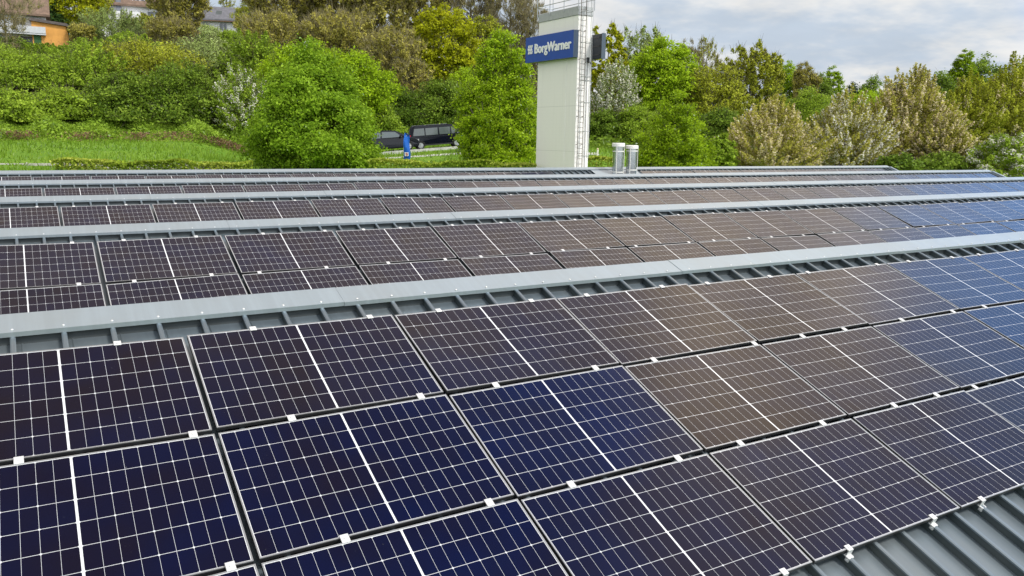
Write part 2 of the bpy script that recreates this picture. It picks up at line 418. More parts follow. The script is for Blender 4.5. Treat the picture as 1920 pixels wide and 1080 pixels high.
def clamp_end():
    mb = MB(); mb.box((-.026, -.030, -.001), (.026, .014, .007)); mb.box((-.026, .014, -.045), (.026, .020, .007)); mb.box((-.030, .0, -.052), (.030, .045, -.044))
    mb.box((-.024, .018, -.085), (-.008, .050, -.044)); mb.box((.008, .018, -.085), (.024, .050, -.044)); mb.tube([(0, -.008, .007), (0, -.008, .012)], .009, 6)
    mb.tube([(-.034, .034, -.066), (.034, .034, -.066)], .008, 6)
    return mb.mesh('clamp', M_clamp, bevel=.0015)
ME_glass, ME_frame, ME_back, ME_cmid, ME_cend = glass_mesh(), frame_mesh(), back_mesh(), clamp_mid(), clamp_end()
ORD = ['first', 'second', 'third', 'fourth', 'fifth', 'sixth', 'seventh', 'eighth', 'ninth', 'tenth', 'eleventh', 'twelfth', 'thirteenth', 'fourteenth',
       'fifteenth', 'sixteenth', 'seventeenth', 'eighteenth', 'nineteenth', 'twentieth', 'twenty-first', 'twenty-second', 'twenty-third', 'twenty-fourth',
       'twenty-fifth', 'twenty-sixth', 'twenty-seventh', 'twenty-eighth']
SLN = ['nearest', 'second', 'third', 'fourth', 'farthest']
# (slope, row, first n, last n, offset of a gap, pitch)
ROWS = [(0, 0, -1, 7, 0.0, 1.742), (0, 1, -1, 5, 0.0, 1.742), (0, 2, -1, 4, 0.0, 1.742),
        (1, 0, -1, 15, -.19, 1.765), (1, 1, -1, 14, -.19, 1.765),
        (2, 0, -1, 22, -.418, 1.765), (3, 0, -1, 25, -.586, 1.770), (4, 0, -1, 11, -.775, 1.757), (4, 0, 15, 25, -.775, 1.757)]
PANEL_TINT = {(0, 0, -1): .72, (0, 0, 0): .52, (0, 0, 1): .74, (0, 0, 2): .80, (0, 0, 3): .74, (0, 0, 4): .55, (0, 0, 5): .28, (0, 0, 6): .05, (0, 0, 7): .1,
         (0, 1, -1): .28, (0, 1, 0): .15, (0, 1, 1): .10, (0, 1, 2): .74, (0, 1, 3): .70, (0, 1, 4): .42, (0, 1, 5): .1,
         (0, 2, -1): .2, (0, 2, 0): .12, (0, 2, 1): .30, (0, 2, 2): .15, (0, 2, 3): .42, (0, 2, 4): .5}
def add_panel(k, row, n, off, pitch, label, group):
    cx = off + (n+.5)*pitch; vc = row*ROWP + ROWP/2
    p = S(k, cx, vc)
    root = bpy.data.objects.new('solar_panel', None); COL.objects.link(root); root.empty_display_size = .2
    root.location = p
    root.rotation_euler = (TILT + rng.normal(0, .008), rng.normal(0, .008), rng.normal(0, .0006))
    tag(root, label, 'solar panel', group)
    link('frame', ME_frame, root); g = link('glass', ME_glass, root)
    # tint of the panel's cells: 0 blue, 1 brown
    b_ = PANEL_TINT.get((k, row, n))
    if b_ is None: b_ = float(np.clip(rng.normal(.50 + (.06 if cx < 14 else -.08), .10), 0, 1))
    g.color = (b_, b_, b_, 1)
    if k == 0: link('backsheet', ME_back, root)
    x0 = off + n*pitch
    if k <= 2:
        for f in (.42, 1.45):
            sxx = SEAM0 + SEAMP*round((x0+f-SEAM0)/SEAMP + rng.uniform(-.35, .35)) - cx
            sxx = max(-.8, min(.8, sxx))
            if row == 0: c = link('clamp', ME_cend, root, (sxx, PHt/2, 0))
            else: c = link('clamp', ME_cmid, root, (sxx, PHt/2+(ROWP-PHt)/2, 0))
    if k == 0 and row == 2:
        for f in (.46, 1.42):
            sxx = SEAM0 + SEAMP*round((x0+f-SEAM0)/SEAMP) - cx
            c = link('clamp', ME_cend, root, (sxx, -PHt/2, 0)); c.rotation_euler = (0, 0, PI)
    return root
for (k, row, a, b_, off, pitch) in ROWS:
    cnt = b_-a+1
    for n in range(a - (1 if a < 0 else 0), b_+1):
        i = n-a
        if i < 0:
            add_panel(k, row, n, off, pitch, f'solar panel just outside the left photo edge, {["top", "middle", "lowest"][row]} row of {SLN[k]} roof slope', f'panels on the {SLN[k]} roof slope')
            continue
        if k == 0:
            rname = ['top', 'middle', 'lowest'][row]
            lab = f'solar panel in {rname} row of the nearest roof slope, {ORD[i]} from the left edge'
            grp = 'panels on the nearest roof slope'
        elif k == 1:
            rname = ['upper', 'lower half-hidden'][row]
            lab = f'solar panel in {rname} row of second roof slope, {ORD[i]} from the left'
            grp = 'panels on the second roof slope'
        elif k == 4 and a > 0:
            lab = f'grey panel on farthest roof slope right of the steel flues, {ORD[i]} from flues'
            grp = 'panels on the farthest roof slope'
        elif k == 4:
            lab = f'thin-looking panel on farthest roof slope left of the tower, {ORD[cnt-1-i]} left of bare sheet'
            grp = 'panels on the farthest roof slope'
        else:
            lab = f'solar panel in single visible row of {SLN[k]} roof slope, {ORD[i]} from the left'
            grp = f'panels on the {SLN[k]} roof slope'
        add_panel(k, row, n, off, pitch, lab, grp)

# ------------------------------------------------------------------ flues
M_flue = mat('polished_steel', (.58, .60, .62), .22, .95, noise=.08, nscale=3, bump=.15, bscale=3)
M_cape = mat('cap_cream', (.80, .79, .74), .5, .1, noise=.05)
for (fx, fy, top, lab) in ((23.92, 25.22, 1.37, 'steel flue pipe with pale cap, taller left one beside the white tower'),
                           (24.76, 25.22, 1.27, 'steel flue pipe with pale cap, right of the taller flue')):
    zb = -((4*PER-fy)/CT)*ST - .25
    t_ = thing('flue_pipe', lab, 'flue', (fx, fy, zb), 0, 'pair of flues on the farthest slope'); H = top-zb
    MB().tube([(0, 0, 0), (0, 0, H-.14)], .255, 28).build('pipe', M_flue, t_, smooth=False)
    MB().tube([(0, 0, H-.17), (0, 0, H-.02), (0, 0, H)], [.315, .315, .28], 28).build('cap', M_cape, t_)
    for z in ((.35, H-.42) if fx < 24 else (.45, H-.30)):
        MB().tube([(0, 0, z), (0, 0, z+.045)], .275, 28).build('clamp_band', M_cape, t_)
    for an in (-2.45, -.45, 1.6):
        MB().tube([(.30*math.cos(an), .30*math.sin(an), .02), (.30*math.cos(an), .30*math.sin(an), H-.16)], .016, 6).build('strut', M_cape, t_)
    MB().tube([(0, 0, .02), (0, 0, .14), (0, 0, .26)], [.40, .36, .262], 28).build('collar', M_cap, t_)

# ------------------------------------------------------------------ the sign tower
def cream_wall():
    M = bpy.data.materials.new('cream_masonry'); M.use_nodes = True; t = NT(M.node_tree); b = t.n['Principled BSDF']
    tc = t.node('ShaderNodeTexCoord'); sp = t.node('ShaderNodeSeparateXYZ'); t.put(sp.inputs[0], tc.outputs['Object'])
    z = sp.outputs[2]
    fr = t.math('FRACT', t.math('DIVIDE', z, .20)); jl = t.math('LESS_THAN', t.math('ABSOLUTE', t.math('SUBTRACT', fr, .5)), .03)
    fr2 = t.math('FRACT', t.math('DIVIDE', t.math('ADD', z, .3), 2.45)); jb = t.math('LESS_THAN', fr2, .010)
    mp = t.node('ShaderNodeMapping'); t.put(mp.inputs[0], tc.outputs['Object']); mp.inputs['Scale'].default_value = (5, 5, .25)
    st = t.noise(mp.outputs[0], 1, 5, .65); n = t.noise(tc.outputs['Object'], 1.2, 4)
    c = t.mix(t.step(st, .45, .85), (.90, .875, .83), (.82, .795, .75))
    c = t.mix(t.math('MULTIPLY', n, .25), c, (.86, .85, .81))
    c = t.mix(t.math('ADD', t.math('MULTIPLY', jl, .05), t.math('MULTIPLY', jb, .35)), c, (.35, .34, .31))
    t.put(b.inputs['Base Color'], c); b.inputs['Roughness'].default_value = .8
    return M
M_cream = cream_wall()
M_tcap = mat('tower_cap_metal', (.42, .43, .43), .5, .2, noise=.08)
M_galv = mat('galvanised', (.40, .41, .41), .45, .5, noise=.1)
M_dark = mat('dark_device', (.03, .03, .032), .5)
TX0, TX1, TY0, TY1, TZ = 25.04, 25.95, 30.5, 34.42, 8.02
gz = float(ground_h(25.5, 32.4)) - .3
tower = thing('sign_tower', 'tall cream slab tower with ladder, standing behind the roof', 'tower', (25.5, 32.45, gz))
def rel(o):                         # local points of a thing from world points
    L = np.array(o.location); return lambda q: tuple(np.array(q, float)-L)
T = rel(tower)
mb = MB(); mb.box((TX0, TY0, gz), (TX1, TY1, TZ), T=T)
mb.box((TX0-.018, TY0+1.0, gz), (TX0-.0, TY1, TZ-1.9), T=T)       # the slightly proud plaster field under the sign
mb.build('shaft', M_cream, tower, bevel=.012)
MB().box((TX0-.04, TY0-.04, TZ), (TX1+.04, TY1+.04, TZ+.47), T=T).build('parapet_cap', M_tcap, tower, bevel=.02)
mb = MB(); rz0 = TZ+.30; rz1 = TZ+1.45
cs = [(TX0-.07, TY0-.07), (TX0-.07, TY0+1.3), (TX0-.07, TY0+2.7), (TX0-.07, TY1+.07), (TX1+.07, TY1+.07), (TX1+.07, TY0-.07), (TX0+.45, TY0-.07)]
for (px_, py_) in cs: mb.tube([T((px_, py_, rz0)), T((px_, py_, rz1))], .022, 6)
lp = [cs[0], cs[3], cs[4], cs[5]]
for zz in (TZ+.85, rz1):
    for i in range(4):
        a, b2 = lp[i], lp[(i+1) % 4]; mb.tube([T((*a, zz)), T((*b2, zz))], .02, 6)
mb.build('railing', M_galv, tower)
# ladder with safety cage on the face towards the roof
lx0, lx1, ly = TX0+.06, TX0+.40, TY0-.16
mb = MB()
for lx in (lx0, lx1): mb.tube([T((lx, ly, gz+1.5)), T((lx, ly, TZ+1.5))], .020, 6)
for z in np.arange(gz+1.7, TZ+.5, .28): mb.tube([T((lx0, ly, z)), T((lx1, ly, z))], .013, 5)
for z in np.arange(gz+2.0, TZ, 1.5):
    for lx in (lx0, lx1): mb.tube([T((lx, ly, z)), T((lx, TY0-.012, z))], .018, 5)
ladder = mb.build('ladder', mat('ladder_steel', (.16, .14, .12), .6, .3, noise=.15), tower)
mb = MB()
hoop = [(lx0, ly), (lx0-.10, ly-.28), (lx0+.0, ly-.60), (lx0+.17, ly-.70), (lx1+.0, ly-.60), (lx1+.10, ly-.28), (lx1, ly)]
for z in (.62, 1.93, 3.45, 4.60, 4.80, 6.57, 8.15, 9.3):
    mb = MB(); mb.tube([T((*q, z)) for q in hoop], .016, 5); mb.build('cage_hoop', M_galv, ladder)
for q in hoop[1:6]: MB().tube([T((*q, .5)), T((*q, 9.3))], .010, 5).build('cage_bar', M_galv, ladder)
mb = MB(); mb.box((25.60, TY0-.14, 5.62), (25.74, TY0-.005, 5.86), T=T); mb.tube([T((25.67, TY0-.05, 5.7)), T((25.82, TY0-.26, 5.52))], .05, 8); mb.tube([T((25.7, TY0-.03, gz+2)), T((25.7, TY0-.03, 5.7))], .012, 5)
mb.build('floodlight', M_dark, tower)

# ------------------------------------------------------------------ the sign boards on the tower
M_blue = mat('sign_blue', (.004, .060, .36), .35, noise=.04)
M_edge = mat('sign_edge', (.045, .07, .11), .4)
M_white = mat('letter_white', (.86, .86, .86), .5)
M_dback = mat('sign_back', (.012, .018, .028), .5)
SX = 24.70
sign = thing('company_sign', 'blue sign board with white company lettering on tower face', 'sign', (TX0, 32.8, 6.52))
T2 = rel(sign)
mb = MB(); mb.box((SX, 30.42, 5.83), (TX0-.02, 35.28, 7.24), 0, T=T2)
board = mb.build('board', [M_blue, M_edge], sign)
for pl in board.data.polygons:
    if pl.normal.x > -.9: pl.material_index = 1
fc = bpy.data.curves.new('lettering', 'FONT'); fc.body = 'BorgWarner'; fc.size = 1.0; fc.extrude = .012; fc.offset = 0.0; fc.space_character = 1.03
fo = bpy.data.objects.new('lettering_curve', fc); COL.objects.link(fo)
dg = bpy.context.evaluated_depsgraph_get()
lm = bpy.data.meshes.new_from_object(fo.evaluated_get(dg)); bpy.data.objects.remove(fo); lm.name = 'lettering'
co = np.empty(len(lm.vertices)*3, np.float32); lm.vertices.foreach_get('co', co); co = co.reshape(-1, 3)
x0_, x1_ = co[:, 0].min(), co[:, 0].max()
capm = co[co[:, 0] < x0_ + (x1_-x0_)*.05]; base, capz = 0.0, capm[:, 1].max()
wX = 3.62; hZ = .50
out = np.empty_like(co)
out[:, 1] = (34.24 - (co[:, 0]-x0_)/(x1_-x0_)*wX) - 32.8       # reads from the far end towards the near end
out[:, 2] = (6.30 + (co[:, 1]-base)/(capz-base)*hZ) - 6.52
out[:, 0] = (SX - .004 - (co[:, 2]+.012)) - TX0
lm.vertices.foreach_set('co', out.ravel()); lm.materials.clear(); lm.materials.append(M_white); lm.update()
# thicken the strokes: the same letters three times, a hair apart in depth and sideways
n0 = len(out); polys = [tuple(pp.vertices) for pp in lm.polygons]; VV, FF = [], []
for i_, (dy_, dz_) in enumerate(((0, 0), (.035, .0), (-.035, .0), (.018, .018), (-.018, -.018))):
    VV += [(a_-.002*i_, b_+dy_, c_+dz_) for a_, b_, c_ in out]; FF += [tuple(v_+n0*i_ for v_ in p_) for p_ in polys]
lm2 = bpy.data.meshes.new('lettering'); lm2.from_pydata(VV, [], FF); lm2.materials.append(M_white)
link('lettering', lm2, sign)
mb = MB()                                # the emblem: three stacked rows of slanting strokes
for r_ in range(3):
    z0 = 6.30 + r_*.17
    for c_ in range(3):
        ya = 34.98 - c_*.17; sl = .05 if r_ != 1 else -.05
        poly = [(ya, z0), (ya-.12, z0), (ya-.12-sl, z0+.15), (ya-sl, z0+.15)]
        mb.prism(poly, 0, SX-.026, SX-.004, T=T2)
mb.build('emblem', M_white, sign)
sign2 = thing('sign_board', 'dark sign board on the far side of the tower, seen from behind', 'sign', (26.0, 31.6, 6.4))
T3 = rel(sign2)
MB().box((TX1+.03, 29.60, 5.78), (TX1+.24, 34.3, 7.06), T=T3).build('board', M_dback, sign2, bevel=.01)
mb = MB(); mb.box((TX1+.0, 29.585, 5.76), (TX1+.26, 29.63-.03-.002, 7.08), T=T3); mb.build('edge_trim', mat('edge_blue', (.06, .085, .115), .4), sign2)
mb = MB()
for z in (5.95, 6.4, 6.85): mb.box((TX1+.004, 29.8, z), (TX1+.028, 30.45, z+.06), T=T3)
mb.build('bracket', M_dark, sign2)

# ------------------------------------------------------------------ ground
def ground_mat():
    M = bpy.data.materials.new('meadow_ground'); M.use_nodes = True; t = NT(M.node_tree); b = t.n['Principled BSDF']
    co = t.node('ShaderNodeTexCoord').outputs['Object']
    a = t.noise(co, .22, 5, .6); f = t.noise(co, 3.0, 5, .7)
    g = t.mix(t.step(a, .35, .65), (.11, .21, .018), (.17, .28, .03))
    g = t.mix(t.math('MULTIPLY', t.step(f, .40, .70), .6), g, (.05, .15, .006))
    at = t.node('ShaderNodeAttribute', attribute_name='wood'); wd = at.outputs['Fac']
    floor_c = t.mix(f, (.025, .05, .008), (.07, .085, .02))
    t.put(b.inputs['Base Color'], t.mix(wd, g, floor_c)); b.inputs['Roughness'].default_value = .9; b.inputs['Specular IOR Level'].default_value = .15
    bn = t.node('ShaderNodeBump'); bn.inputs['Strength'].default_value = .7; bn.inputs['Distance'].default_value = .15
    t.put(bn.inputs['Height'], f); t.l.new(bn.outputs[0], b.inputs['Normal'])
    return M
def spaced(lo, hi, c0, c1, fine, coarse):
    a = list(np.arange(c0, c1+.01, fine)); x = c1; s = fine
    while x < hi: s = min(s*1.25, coarse); x += s; a.append(x)
    x = c0; s = fine
    while x > lo: s = min(s*1.25, coarse); x -= s; a.insert(0, x)
    return np.array(a)
gx = spaced(-3000, 3000, -40, 150, 1.6, 200); gy = spaced(-1500, 3500, -12, 200, 1.6, 200)
GX, GY = np.meshgrid(gx, gy); GZ = ground_h(GX, GY)
V = np.stack([GX, GY, GZ], -1).reshape(-1, 3); nx = len(gx)
jj, ii = np.meshgrid(np.arange(len(gy)-1), np.arange(nx-1), indexing='ij'); a = (jj*nx+ii).ravel()
gm = np_mesh('ground', V, np.stack([a, a+1, a+nx+1, a+nx], 1), ground_mat())
eX = np.hypot(np.maximum(np.maximum(X0-GX, GX-X1), 0), np.maximum(np.maximum(-9-GY, GY-27.2), 0)).ravel()
at = gm.attributes.new('wood', 'FLOAT', 'POINT'); at.data.foreach_set('value', ss(eX, 37, 42).astype(np.float32))
gm.shade_smooth()
tag(link('ground', gm), kind='structure')

# ------------------------------------------------------------------ vegetation
def leaf_mat(name, cols, trans=.3, gloss=.08):
    M = bpy.data.materials.new(name); M.use_nodes = True; t = NT(M.node_tree); t.n.clear()
    at = t.node('ShaderNodeAttribute', attribute_name='tone')
    c = t.ramp(at.outputs['Fac'], [(0.0, cols[0]), (.5, cols[1]), (1.0, cols[2])])
    d = t.node('ShaderNodeBsdfDiffuse'); t.put(d.inputs[0], c)
    tr = t.node('ShaderNodeBsdfTranslucent'); t.put(tr.inputs[0], t.mix(.35, c, (min(1, cols[2][0]*1.3), min(1, cols[2][1]*1.3), cols[2][2]), 'MIX'))
    g = t.node('ShaderNodeBsdfGlossy'); t.put(g.inputs[0], (.8, .85, .8)); g.inputs['Roughness'].default_value = .45
    m1 = t.node('ShaderNodeMixShader'); m1.inputs[0].default_value = trans; t.l.new(d.outputs[0], m1.inputs[1]); t.l.new(tr.outputs[0], m1.inputs[2])
    fr = t.node('ShaderNodeFresnel'); fr.inputs[0].default_value = 1.35
    m2 = t.node('ShaderNodeMixShader'); t.put(m2.inputs[0], t.math('MULTIPLY', fr.outputs[0], gloss*2.2)); t.l.new(m1.outputs[0], m2.inputs[1]); t.l.new(g.outputs[0], m2.inputs[2])
    o = t.node('ShaderNodeOutputMaterial'); t.l.new(m2.outputs[0], o.inputs[0])
    return M
LEAF = {
 'bright': leaf_mat('leaf_bright', [(0.085, 0.165, 0.008), (0.2, 0.335, 0.016), (0.34, 0.5, 0.04)], .40),
 'fresh': leaf_mat('leaf_fresh', [(0.148, 0.233, 0.00636), (0.307, 0.456, 0.0127), (0.445, 0.594, 0.0318)], .4),
 'mid': leaf_mat('leaf_mid', [(0.136, 0.212, 0.0165), (0.271, 0.395, 0.0307), (0.425, 0.555, 0.0649)], .36),
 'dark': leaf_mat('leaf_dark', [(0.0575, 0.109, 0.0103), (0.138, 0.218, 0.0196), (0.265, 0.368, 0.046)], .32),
 'yellow': leaf_mat('leaf_yellow', [(0.23, 0.253, 0.0069), (0.391, 0.425, 0.0115), (0.54, 0.552, 0.023)], .4),
 'olive': leaf_mat('leaf_olive', [(0.183, 0.207, 0.0171), (0.354, 0.39, 0.0293), (0.525, 0.549, 0.0671)], .36),
 'bud': leaf_mat('leaf_bud', [(0.213, 0.202, 0.0392), (0.414, 0.386, 0.0672), (0.616, 0.56, 0.157)], .34),
 'pale': leaf_mat('leaf_pale', [(0.207, 0.276, 0.069), (0.345, 0.437, 0.127), (0.506, 0.598, 0.253)], .35),
 'tan': leaf_mat('leaf_tan', [(0.224, 0.235, 0.0314), (0.426, 0.414, 0.0672), (0.605, 0.56, 0.146)], .38),
 'conifer': leaf_mat('leaf_conifer', [(0.02, 0.05, 0.012), (0.04, 0.085, 0.018), (0.07, 0.13, 0.03)], .1),
 'blossom': leaf_mat('blossom', [(0.578, 0.546, 0.441), (0.777, 0.745, 0.651), (0.924, 0.903, 0.84)], .3),
 'blush': leaf_mat('blossom_blush', [(0.47, 0.381, 0.213), (0.672, 0.56, 0.358), (0.829, 0.739, 0.56)], .3),
 'bramble': leaf_mat('leaf_bramble', [(0.099, 0.176, 0.0154), (0.22, 0.341, 0.0286), (0.363, 0.506, 0.066)], .36),
 'hedge': leaf_mat('leaf_hedge', [(0.115, 0.187, 0.0144), (0.273, 0.374, 0.0287), (0.489, 0.517, 0.101)], .35),
 'grass': leaf_mat('leaf_grass', [(0.1, 0.185, 0.014), (0.165, 0.28, 0.024), (0.25, 0.37, 0.05)], .35),
}
M_bark = mat('bark', (.075, .058, .042), .9, noise=.3, nscale=3)
M_twig = mat('twig_bark', (.22, .19, .095), .9, noise=.25, nscale=3)

def leaf_quads(C, N, size, asp=.62):
    """diamond leaves: centres C, normals N"""
    n = len(C); u = np.cross(N, rng.normal(size=(n, 3))); u /= np.linalg.norm(u, axis=1, keepdims=True)+1e-9
    v = np.cross(N, u); l = (size*rng.uniform(.6, 1.35, n))[:, None]; wv = l*asp
    V = np.stack([C-u*l, C-v*wv+N*l*.12, C+u*l, C+v*wv+N*l*.12], 1).reshape(-1, 3)
    return V, np.arange(n*4).reshape(-1, 4)
PROF = {   # crown half-width as a fraction of its maximum, against height fraction inside the crown
 'round': lambda h: np.sqrt(np.clip(1-(2*h-1)**2, 0, 1))**.85,
 'egg': lambda h: np.where(h < .12, .86+.14*np.sin(h/.12*PI/2), np.clip(np.cos((h-.12)/.88*PI/2), 0, 1)**.75),
 'cone': lambda h: np.clip(1-h, 0, 1)**.8*np.clip(.55+h*4, 0, 1),
 'column': lambda h: np.clip(np.sin(np.clip(h*.94+.06, 0, 1)*PI), 0, 1)**.5,
 'bush': lambda h: np.sqrt(np.clip(1-h**2.0, 0, 1)),
 'vase': lambda h: np.clip(.28+.9*h, 0, 1)*np.sqrt(np.clip(1-((h-.62)/.40)**2*(h > .62), 0, 1)),
}
# kind: (envelope, crown base fraction, leaf key, clumps, leaves per clump, leaf size, twiggy, second key, share, clump radius)
KIND = {
 'linden':  ('egg', .04, 'bright', 560, 95, .100, 0, None, 0, .13),
 'beech':   ('egg', .05, 'fresh', 520, 80, .095, 2, None, 0, .13),
 'young':   ('egg', .05, 'fresh', 360, 75, .10, 1, None, 0, .14),
 'green':   ('round', .12, 'fresh', 300, 66, .135, 2, None, 0, .16),
 'shrub':   ('bush', .0, 'mid', 260, 66, .14, 3, None, 0, .17),
 'darkshrub': ('bush', .0, 'dark', 240, 62, .15, 2, None, 0, .17),
 'maple':   ('round', .12, 'yellow', 260, 60, .15, 4, None, 0, .15),
 'olive':   ('round', .10, 'olive', 280, 50, .14, 6, None, 0, .15),
 'bud':     ('vase', .12, 'bud', 320, 44, .13, 12, None, 0, .15),
 'bare':    ('vase', .15, 'bud', 240, 5, .09, 26, None, 0, .15),
 'pale':    ('round', .08, 'pale', 240, 44, .13, 6, None, 0, .16),
 'poplar':  ('column', .10, 'olive', 190, 26, .12, 10, None, 0, .22),
 'cherry':  ('egg', .04, 'tan', 420, 46, .115, 3, 'blush', .60, .10),
 'whitecherry': ('egg', .04, 'tan', 420, 44, .115, 3, 'blossom', .66, .10),
 'ochre':   ('egg', .04, 'olive', 420, 56, .12, 3, 'blush', .16, .11),
 'white':   ('round', .08, 'pale', 250, 20, .14, 1, 'blossom', .97, .14),
 'whiteshrub': ('bush', .0, 'mid', 230, 60, .115, 3, 'blossom', .45, .15),
 'conifer': ('cone', .05, 'conifer', 170, 46, .15, 0, None, 0, .14),
}
def plant(kind, name, cat, label, group, base, H, W, seed, spiky=0.0, dens=1.0):
    global rng
    rng = np.random.default_rng(seed)
    env, cb, key, nc, nl, ls, tw, key2, share2, cr = KIND[kind]
    nc = int(nc*dens*1.4); cr = cr*.80
    root = thing(name, label, cat, tuple(base), 0, group)
    R = W/2; hc = H*cb; Hc = H-hc
    ph = rng.uniform(0, 2*PI, 8); fq = rng.integers(2, 6, 8)
    h = rng.uniform(0, 1, nc*3); keep = rng.uniform(0, 1, nc*3) < np.clip(PROF[env](h), .12, 1)**1.3; h = h[keep][:nc]
    n = len(h); th = rng.uniform(0, 2*PI, n)
    lump = 1 + .13*np.sin(fq[0]*th+ph[0]+h*5) + .10*np.sin(fq[1]*th+ph[1]-h*9) + .08*np.sin(fq[2]*th+ph[2]+h*15)
    rr = R*PROF[env](h)*lump*np.sqrt(rng.uniform(.10, 1.0, n))**.8
    P = np.stack([rr*np.cos(th), rr*np.sin(th), hc+h*Hc*(.97+.06*np.sin(3*th+ph[3]))], 1)
    # trunk and limbs
    mb = MB(); r0 = max(.05, H*.017)
    lean = rng.normal(0, .03*H, 2)
    def axis(z): f = z/H; return np.array([lean[0]*f**1.5, lean[1]*f**1.5, z])
    tt = [axis(z) for z in np.linspace(-.4, H*(.86 if env != 'bush' else .5), 7)]
    mb.tube(tt, list(np.linspace(r0, r0*.12, 7)), 7)
    nb = min(n, 70 if tw >= 6 else 38)
    far_first = np.argsort(-rr + rng.normal(0, R*.3, n))[:nb]
    for i in far_first:
        p = P[i]; z0 = np.clip(p[2]-rng.uniform(.25, .55)*max(rr[i], .3)-.08*H, .03*H if env == 'bush' else .12*H, .85*H)
        a_ = axis(z0); mid = a_*.45+p*.55 + np.array([0, 0, -.10*rr[i]]) + rng.normal(0, .05*R, 3)
        f = max(.25, 1-z0/H); mb.tube([a_, a_*.75+mid*.25+rng.normal(0, .02*R, 3), mid, p], [r0*.42*f, r0*.30*f, r0*.18*f, r0*.05], 4, caps=False)
    mb.build('trunk', M_bark if tw < 10 else M_twig, root)
    # twigs: thin shoots that fan out from the clumps
    Vs, Fs, Ts = [], [], []
    if tw:
        m_ = tw; Cc = np.repeat(P, m_, 0); out = Cc-np.array([0, 0, hc+Hc*.25]); out /= np.linalg.norm(out, axis=1, keepdims=True)+1e-9
        d = out*.9 + rng.normal(0, .55, Cc.shape) + np.array([0, 0, .45+spiky]); d /= np.linalg.norm(d, axis=1, keepdims=True)
        L = (R*cr*rng.uniform(.7, 2.4, len(Cc)))[:, None]; s_ = Cc + rng.normal(0, R*cr*.35, Cc.shape)
        side = np.cross(d, rng.normal(size=d.shape)); side /= np.linalg.norm(side, axis=1, keepdims=True)
        wv = .010 + .0016*H*rng.uniform(.5, 1.2, (len(Cc), 1))
        V_ = np.stack([s_-side*wv, s_+side*wv, s_+d*L+side*wv*.3, s_+d*L-side*wv*.3], 1).reshape(-1, 3)
        link('twigs', np_mesh('twigs', V_, np.arange(len(V_)).reshape(-1, 4), M_twig if tw >= 10 else M_bark), root)
    # leaves
    t_shift = rng.normal(0, .10)
    def cloud(P_, nl_, size, key_, nm, tone0):
        Cc = np.repeat(P_, nl_, 0); idx = np.repeat(np.arange(len(P_)), nl_)
        g = rng.normal(size=Cc.shape); rad = R*cr*(1.15 if nl_ > 20 else .9)
        outw = P_-np.array([0, 0, hc+Hc*.35]); outw = outw/(np.linalg.norm(outw, axis=1, keepdims=True)+1e-9)
        off = g*np.array([rad, rad, rad*.62])*.62
        if spiky:
            sd_ = outw*.8+np.array([0, 0, .6]); sd_ /= np.linalg.norm(sd_, axis=1, keepdims=True)
            tpos = rng.uniform(-.5, 1.0, len(Cc))[:, None]
            off = off*.45*(1.15-np.clip(tpos, 0, 1)) + np.repeat(sd_, nl_, 0)*tpos*rad*2.6*spiky
        C_ = Cc+off
        C_[:, 2] = np.maximum(C_[:, 2], .02)
        N = np.repeat(outw, nl_, 0)*.5 + np.array([0, 0, .45]) + rng.normal(0, .62, Cc.shape); N /= np.linalg.norm(N, axis=1, keepdims=True)+1e-9
        V_, F_ = leaf_quads(C_, N, size)
        ct = rng.normal(0, .17, len(P_))
        tone = np.clip(tone0 + ct[idx] + rng.normal(0, .16, len(Cc)), 0, 1)
        link(nm, np_mesh(nm, V_, F_, LEAF[key_], tone), root)
    sc = max(.8, min(1.9, (W*H)**.5/8.5))
    cloud(P, nl, ls*sc, key, 'crown', .48 + t_shift)
    if key2:
        sel = rng.uniform(0, 1, n) < np.clip(share2*1.15, 0, .95)
        outer = P[sel & (rr > .35*R*PROF[env](h))]
        if len(outer): cloud(outer*np.array([1.04, 1.04, 1.0]), int(nl*1.25*min(1, .5+share2)), ls*sc*.68, key2, 'blossom', .55)
    return root

G_LS = 'shrubs on the left hillside'; G_LT = 'trees on the left hilltop'; G_MID = 'trees behind the tower and vehicles'; G_RT = 'trees right of the tower'; G_BK = 'distant trees along the right skyline'; G_CH = 'blossoming trees behind the right roof end'
